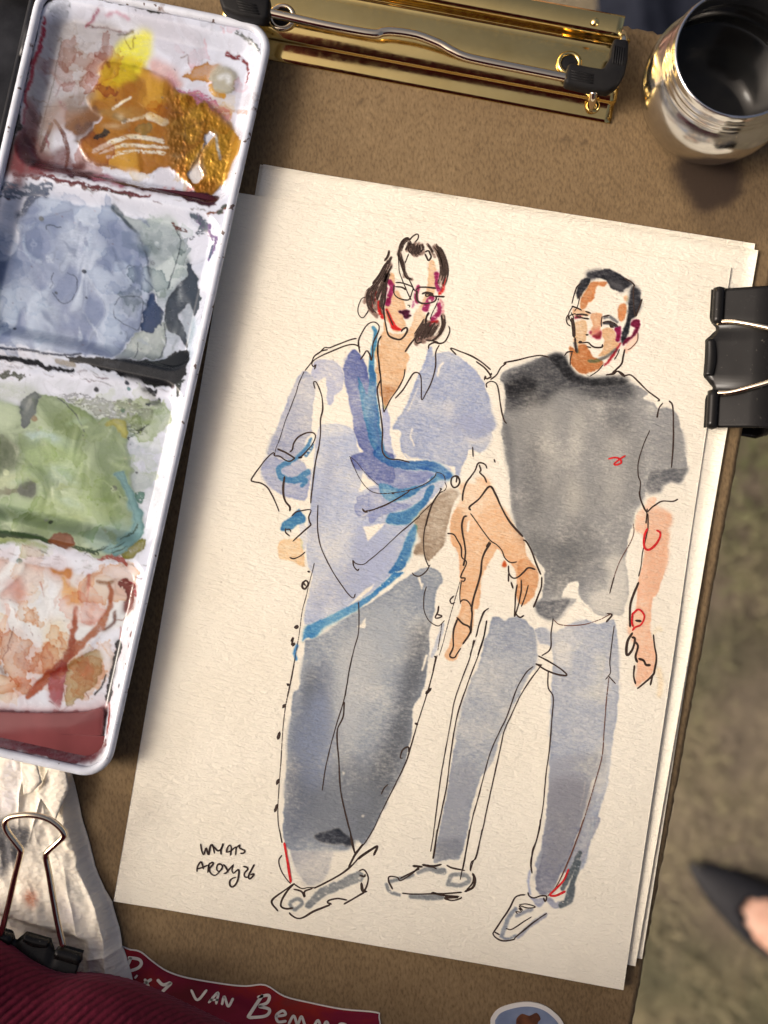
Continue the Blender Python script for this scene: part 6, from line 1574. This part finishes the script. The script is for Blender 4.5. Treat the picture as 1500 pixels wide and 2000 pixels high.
m_blu, t, b = mat('blue_gouache_print', rough=.35)
n1 = noise(t, 120, detail=4)
t.links.new(ramp(t, n1, [(.3, (.13, .17, .27)), (.6, (.20, .25, .36)), (.8, (.3, .34, .42))]), b.inputs['Base Color'])
so2 = np.array([(958, 2003), (962, 1984), (975, 1970), (1000, 1961), (1030, 1957), (1058, 1962), (1080, 1975), (1100, 1998), (1112, 2040), (1105, 2090), (1060, 2130), (1000, 2125), (965, 2080)], float)
st2 = sticker('picture_sticker', 'small white-edged sticker printed blue and rust brown at the bottom edge', so2, 9, .0004, m_blu, 'blue')
m_rust, t, b = mat('rust_brown_print', rough=.4)
t.links.new(ramp(t, noise(t, 300, detail=4), [(.35, (.06, .022, .012)), (.7, (.20, .075, .03))]), b.inputs['Base Color'])
hq = np.array([(1008, 2000), (1010, 1988), (1020, 1980), (1034, 1984), (1048, 1978), (1056, 1990), (1050, 1999), (1056, 2020), (1040, 2060), (1010, 2050)], float)
hq = catmull(hq, 3, True); Q = U(hq[:, 0], hq[:, 1], .0005)
mo = link('motif', prism(Q[:, :2], .00048, .00053, 0), m_rust, smooth=False); adopt(st2, mo)

# ------------------------------------------------------------------ artist leaning over the board, in burgundy corduroy
bxk = [-1700, -1200, -700, -460, -300, -200, -60, 0, 60, 110, 190, 250, 310, 430, 600, 800, 1050, 1300, 1600]
byk = [2000, 1930, 1890, 1862, 1815, 1778, 1800, 1838, 1880, 1902, 1906, 1920, 1945, 2002, 2085, 2170, 2200, 2210, 2300]
# section through the garment: it rolls over the board's lower edge, then an unseen chest is added to shade the board
sec = np.array([(6, 2), (2.5, 6), (.6, 11), (0, 15), (.8, 19), (3, 23), (8, 27), (16, 31), (30, 37), (50, 46), (80, 62), (108, 100), (122, 165), (124, 240), (104, 310), (84, 370), (90, 430), (150, 470), (220, 480)], float)
sa_ = np.concatenate([[0], np.cumsum(np.hypot(*np.diff(sec, axis=0).T))])
xs = np.concatenate([np.linspace(-1700, -460, 60), np.linspace(-450, -110, 70), np.linspace(-108, 520, 340), np.linspace(526, 1600, 120)])
dl = np.concatenate([np.linspace(0, 26, 50), np.linspace(26.3, 90, 250), np.linspace(91, sa_[-1], 130)])
XX, AA = np.meshgrid(xs, dl)
DD = np.interp(AA, sa_, sec[:, 0])
by_ = blur(np.interp(np.linspace(-1700, 1600, 3301), bxk, byk)[None].astype(np.float32), 14)[0]
shade_arm = sstep(-120, -420, XX)          # unseen left arm, shaped to block sun from the lower board
DD = DD * (1 - shade_arm) + shade_arm * np.minimum(DD, 8 + .1 * DD)
BY = np.interp(XX, np.linspace(-1700, 1600, 3301), by_)
pxs = XX; pys = BY + DD * 6.7
base = U(pxs, pys, 0 * pxs + .015)
endf = sstep(-1500, -1250, XX) * sstep(1600, 1400, XX)
zz = np.interp(AA, sa_, sec[:, 1]) / 1000.
fold = vnoise(*XX.shape, 60, 40, 61)
zz = (.002 + zz * (.15 + .85 * endf)) * (1 + .10 * (fold - .5) * sstep(24, 60, AA))
# wales of the cloth run obliquely and bend over the fold
wq = (pxs * .60 + (BY + (AA - 15) * 5.5) * .80) + 10 * np.sin(pxs / 160.) + .00020 * (pxs - 150) ** 2 + 4 * vnoise(*XX.shape, 50, 50, 62)
ph = wq / 14.5
wale = np.abs(np.cos(np.pi * ph)) ** .7
base[..., 2] = zz + .00055 * wale * (.55 + .9 * vnoise(*XX.shape, 22, 16, 64)) * sstep(0, 8, AA) + .00008 * vnoise(*XX.shape, 2, 2, 63)
me = mesh_np(base.reshape(-1, 3), grid_faces(len(dl), len(xs)))
attr(me, 'wale', wale.ravel())
m_cord, t, b = mat('burgundy_corduroy', (.10, .008, .022), rough=.9, spec=.15)
a = attrn(t, 'wale'); n1 = noise(t, 900, detail=3)
cw = ramp(t, a.outputs['Fac'], [(.1, (.03, .003, .008)), (.8, (.11, .009, .024))])
t.links.new(mixc(t, cw, ramp(t, n1, [(.3, (.75,) * 3), (.7, (1.25,) * 3)]), 1., 'MULTIPLY'), b.inputs['Base Color'])
b.inputs['Sheen Weight'].default_value = .35; b.inputs['Sheen Roughness'].default_value = .4
b.inputs['Sheen Tint'].default_value = (.7, .25, .35, 1)
bump(t, b, n1, .0003, .4)
artist = link('person', me, m_cord)
tag(artist, 'person in burgundy corduroy leaning in over the lower left of the board, unseen torso and arm added for shade', 'person')

# ------------------------------------------------------------------ skin-modifier figures
m_skin, t, b = mat('skin', (.58, .34, .25), rough=.5, spec=.35)
t.links.new(ramp(t, noise(t, 120, detail=4), [(.3, (.42, .23, .16)), (.7, (.56, .34, .25))]), b.inputs['Base Color'])
b.inputs['Subsurface Weight'].default_value = .1; b.inputs['Subsurface Radius'].default_value = (.004, .0015, .0008)
bump(t, b, noise(t, 600, detail=3), .0002, .3)
def skinned(name, verts, edges, radii, root=0, sub=2):
    me = bpy.data.meshes.new('m'); me.from_pydata([tuple(v) for v in verts], edges, [])
    o = bpy.data.objects.new('tmp', me); COL.objects.link(o)
    md = o.modifiers.new('s', 'SKIN'); md.use_smooth_shade = True
    sd = o.modifiers.new('d', 'SUBSURF'); sd.levels = sub; sd.render_levels = sub
    for i_, r_ in enumerate(radii):
        d_ = me.skin_vertices[0].data[i_]; d_.radius = (r_, r_) if np.isscalar(r_) else r_
        d_.use_root = (i_ == root)
    dg = bpy.context.evaluated_depsgraph_get(); dg.update()
    m2 = bpy.data.meshes.new_from_object(o.evaluated_get(dg))
    bpy.data.objects.remove(o); m2.name = name
    return m2
# hand steadying the top edge of the board from behind, index finger showing past the clip
hv, he, hr = [], [], []
def hvadd(p, r): hv.append(np.array(p)); hr.append(r); return len(hv) - 1
wrist = hvadd(U(1010, -760, -.040), .024)
palm = hvadd(U(1000, -520, -.034), .030); he.append((wrist, palm))
palm2 = hvadd(U(985, -380, -.030), (.034, .016)); he.append((palm, palm2))
for k, (x, tipy, rr_) in enumerate(((1104, -22, .0078), (985, -8, .0082), (880, -24, .0078), (785, -60, .0066))):
    a0 = hvadd(U(x - 4, -300, -.022), rr_ * 1.15); he.append((palm2, a0))
    a1 = hvadd(U(x, -190, -.0085), rr_ * 1.05); he.append((a0, a1))
    a2 = hvadd(U(x + 1, -95, -.0090), rr_); he.append((a1, a2))
    a3 = hvadd(U(x + 2, tipy - 6, -.0125), rr_ * .92); he.append((a2, a3))
th0 = hvadd(U(1110, -470, -.022), .012); he.append((palm, th0))
th1 = hvadd(U(1210, -340, -.010), .010); he.append((th0, th1))
th2 = hvadd(U(1235, -230, -.008), .0085); he.append((th1, th2))
hand = link('hand', skinned('hand', hv, he, hr, 1), m_skin)
tag(hand, 'fingertip of a hand holding the top edge of the board behind the clip', 'hand')
# foot in a pointed black flat, standing on the ground at the right
FS = 1.0
tip = U(1349, 1688, GZ + .012)
axis = U(1500, 1797, GZ + .02) - tip; axis[2] = 0; axis /= np.linalg.norm(axis)
sidev = np.array([-axis[1], axis[0], 0.])
def foot(s, w_, z): return tip * [1, 1, 0] + axis * s + sidev * w_ + np.array([0, 0, GZ + z])
stn = [(0, .002, .010), (.008, .008, .014), (.025, .0165, .019), (.05, .026, .025), (.08, .034, .031), (.105, .039, .036), (.14, .040, .040), (.18, .034, .044), (.22, .031, .048), (.25, .029, .050), (.268, .020, .050), (.274, .004, .048)]
rows = []
ang = np.linspace(0, math.pi, 15)
for s, hw, h in catmull(np.array(stn), 4):
    op = math.sqrt(min(1., max(0., (s - .076) / .04)))                 # open throat of the shoe
    r_ = [foot(s, -hw, .001)]
    for a_ in ang:
        w_ = -hw * math.cos(a_); z_ = .004 + (h - .004) * math.sin(a_) ** .7
        z_ = min(z_, .026 + .004 * sstep(.15, .25, s) + (h - .026) * (1 - op)) if op > 0 else z_
        if op > 0 and abs(w_) < hw * .72 * op: z_ = .012
        r_.append(foot(s, w_, z_))
    r_.append(foot(s, hw, .001))
    rows.append(r_)
rows = np.array(rows)
m_shoe, t, b = mat('black_suede_leather', (.012, .012, .014), rough=.6, spec=.35)
t.links.new(ramp(t, noise(t, 200, detail=4), [(.3, (.009, .009, .011)), (.7, (.018, .018, .021))]), b.inputs['Base Color'])
legv = [foot(.076, 0, .014), foot(.115, 0, .024), foot(.15, 0, .036), foot(.19, 0, .054), foot(.225, 0, .075), foot(.228, 0, .14), foot(.23, 0, .24), foot(.232, 0, .36), foot(.25, 0, .025)]
fm = skinned('leg', legv, [(0, 1), (1, 2), (2, 3), (3, 4), (4, 5), (5, 6), (6, 7), (4, 8)], [(.026, .010), (.033, .014), (.034, .020), (.030, .026), (.031, .031), .029, .040, .052, .024], 4)
leg = link('person', fm, m_skin)
tag(leg, "bare foot of a bystander in a pointed black shoe on the ground at right", 'person')
shoe = link('shoe', mesh_np(rows.reshape(-1, 3), grid_faces(rows.shape[0], rows.shape[1])), m_shoe, leg)
md = shoe.modifiers.new('thickness', 'SOLIDIFY'); md.thickness = .0018; md.offset = 0
shoe['label'] = 'black pointed-toe slip-on shoe'
# dark navy cloth lying on the grass beyond the top edge
nn = 60
gx, gy = np.meshgrid(np.linspace(0, 1, nn), np.linspace(0, 1, nn))
PX_ = 1170 + gx * 620 + 26 * (gy - .5) ** 2 * 4 + 20 * (vnoise(nn, nn, 12, 9, 81) - .5) * (1 - gx); PY_ = -620 + gy * 860
P = U(PX_, PY_, 0 * PX_ + GZ + .02)
ed = sstep(0, .1, gx) * sstep(1, .9, gx) * sstep(0, .1, gy) * sstep(1, .9, gy)
P[..., 2] = GZ + .004 + ed * (.035 + .05 * vnoise(nn, nn, 11, 14, 82) + .015 * (1 - np.abs(2 * vnoise(nn, nn, 7, 16, 83) - 1)))
m_navy, t, b = mat('navy_wool_cloth', (.012, .014, .022), rough=.9, spec=.1)
t.links.new(ramp(t, noise(t, 30, detail=4), [(.3, (.008, .010, .017)), (.7, (.018, .021, .032))]), b.inputs['Base Color'])
nv_ = link('folded_cloth', mesh_np(P.reshape(-1, 3), grid_faces(nn, nn)), m_navy)
tag(nv_, 'dark navy cloth lying on the lawn beyond the board top edge', 'cloth')
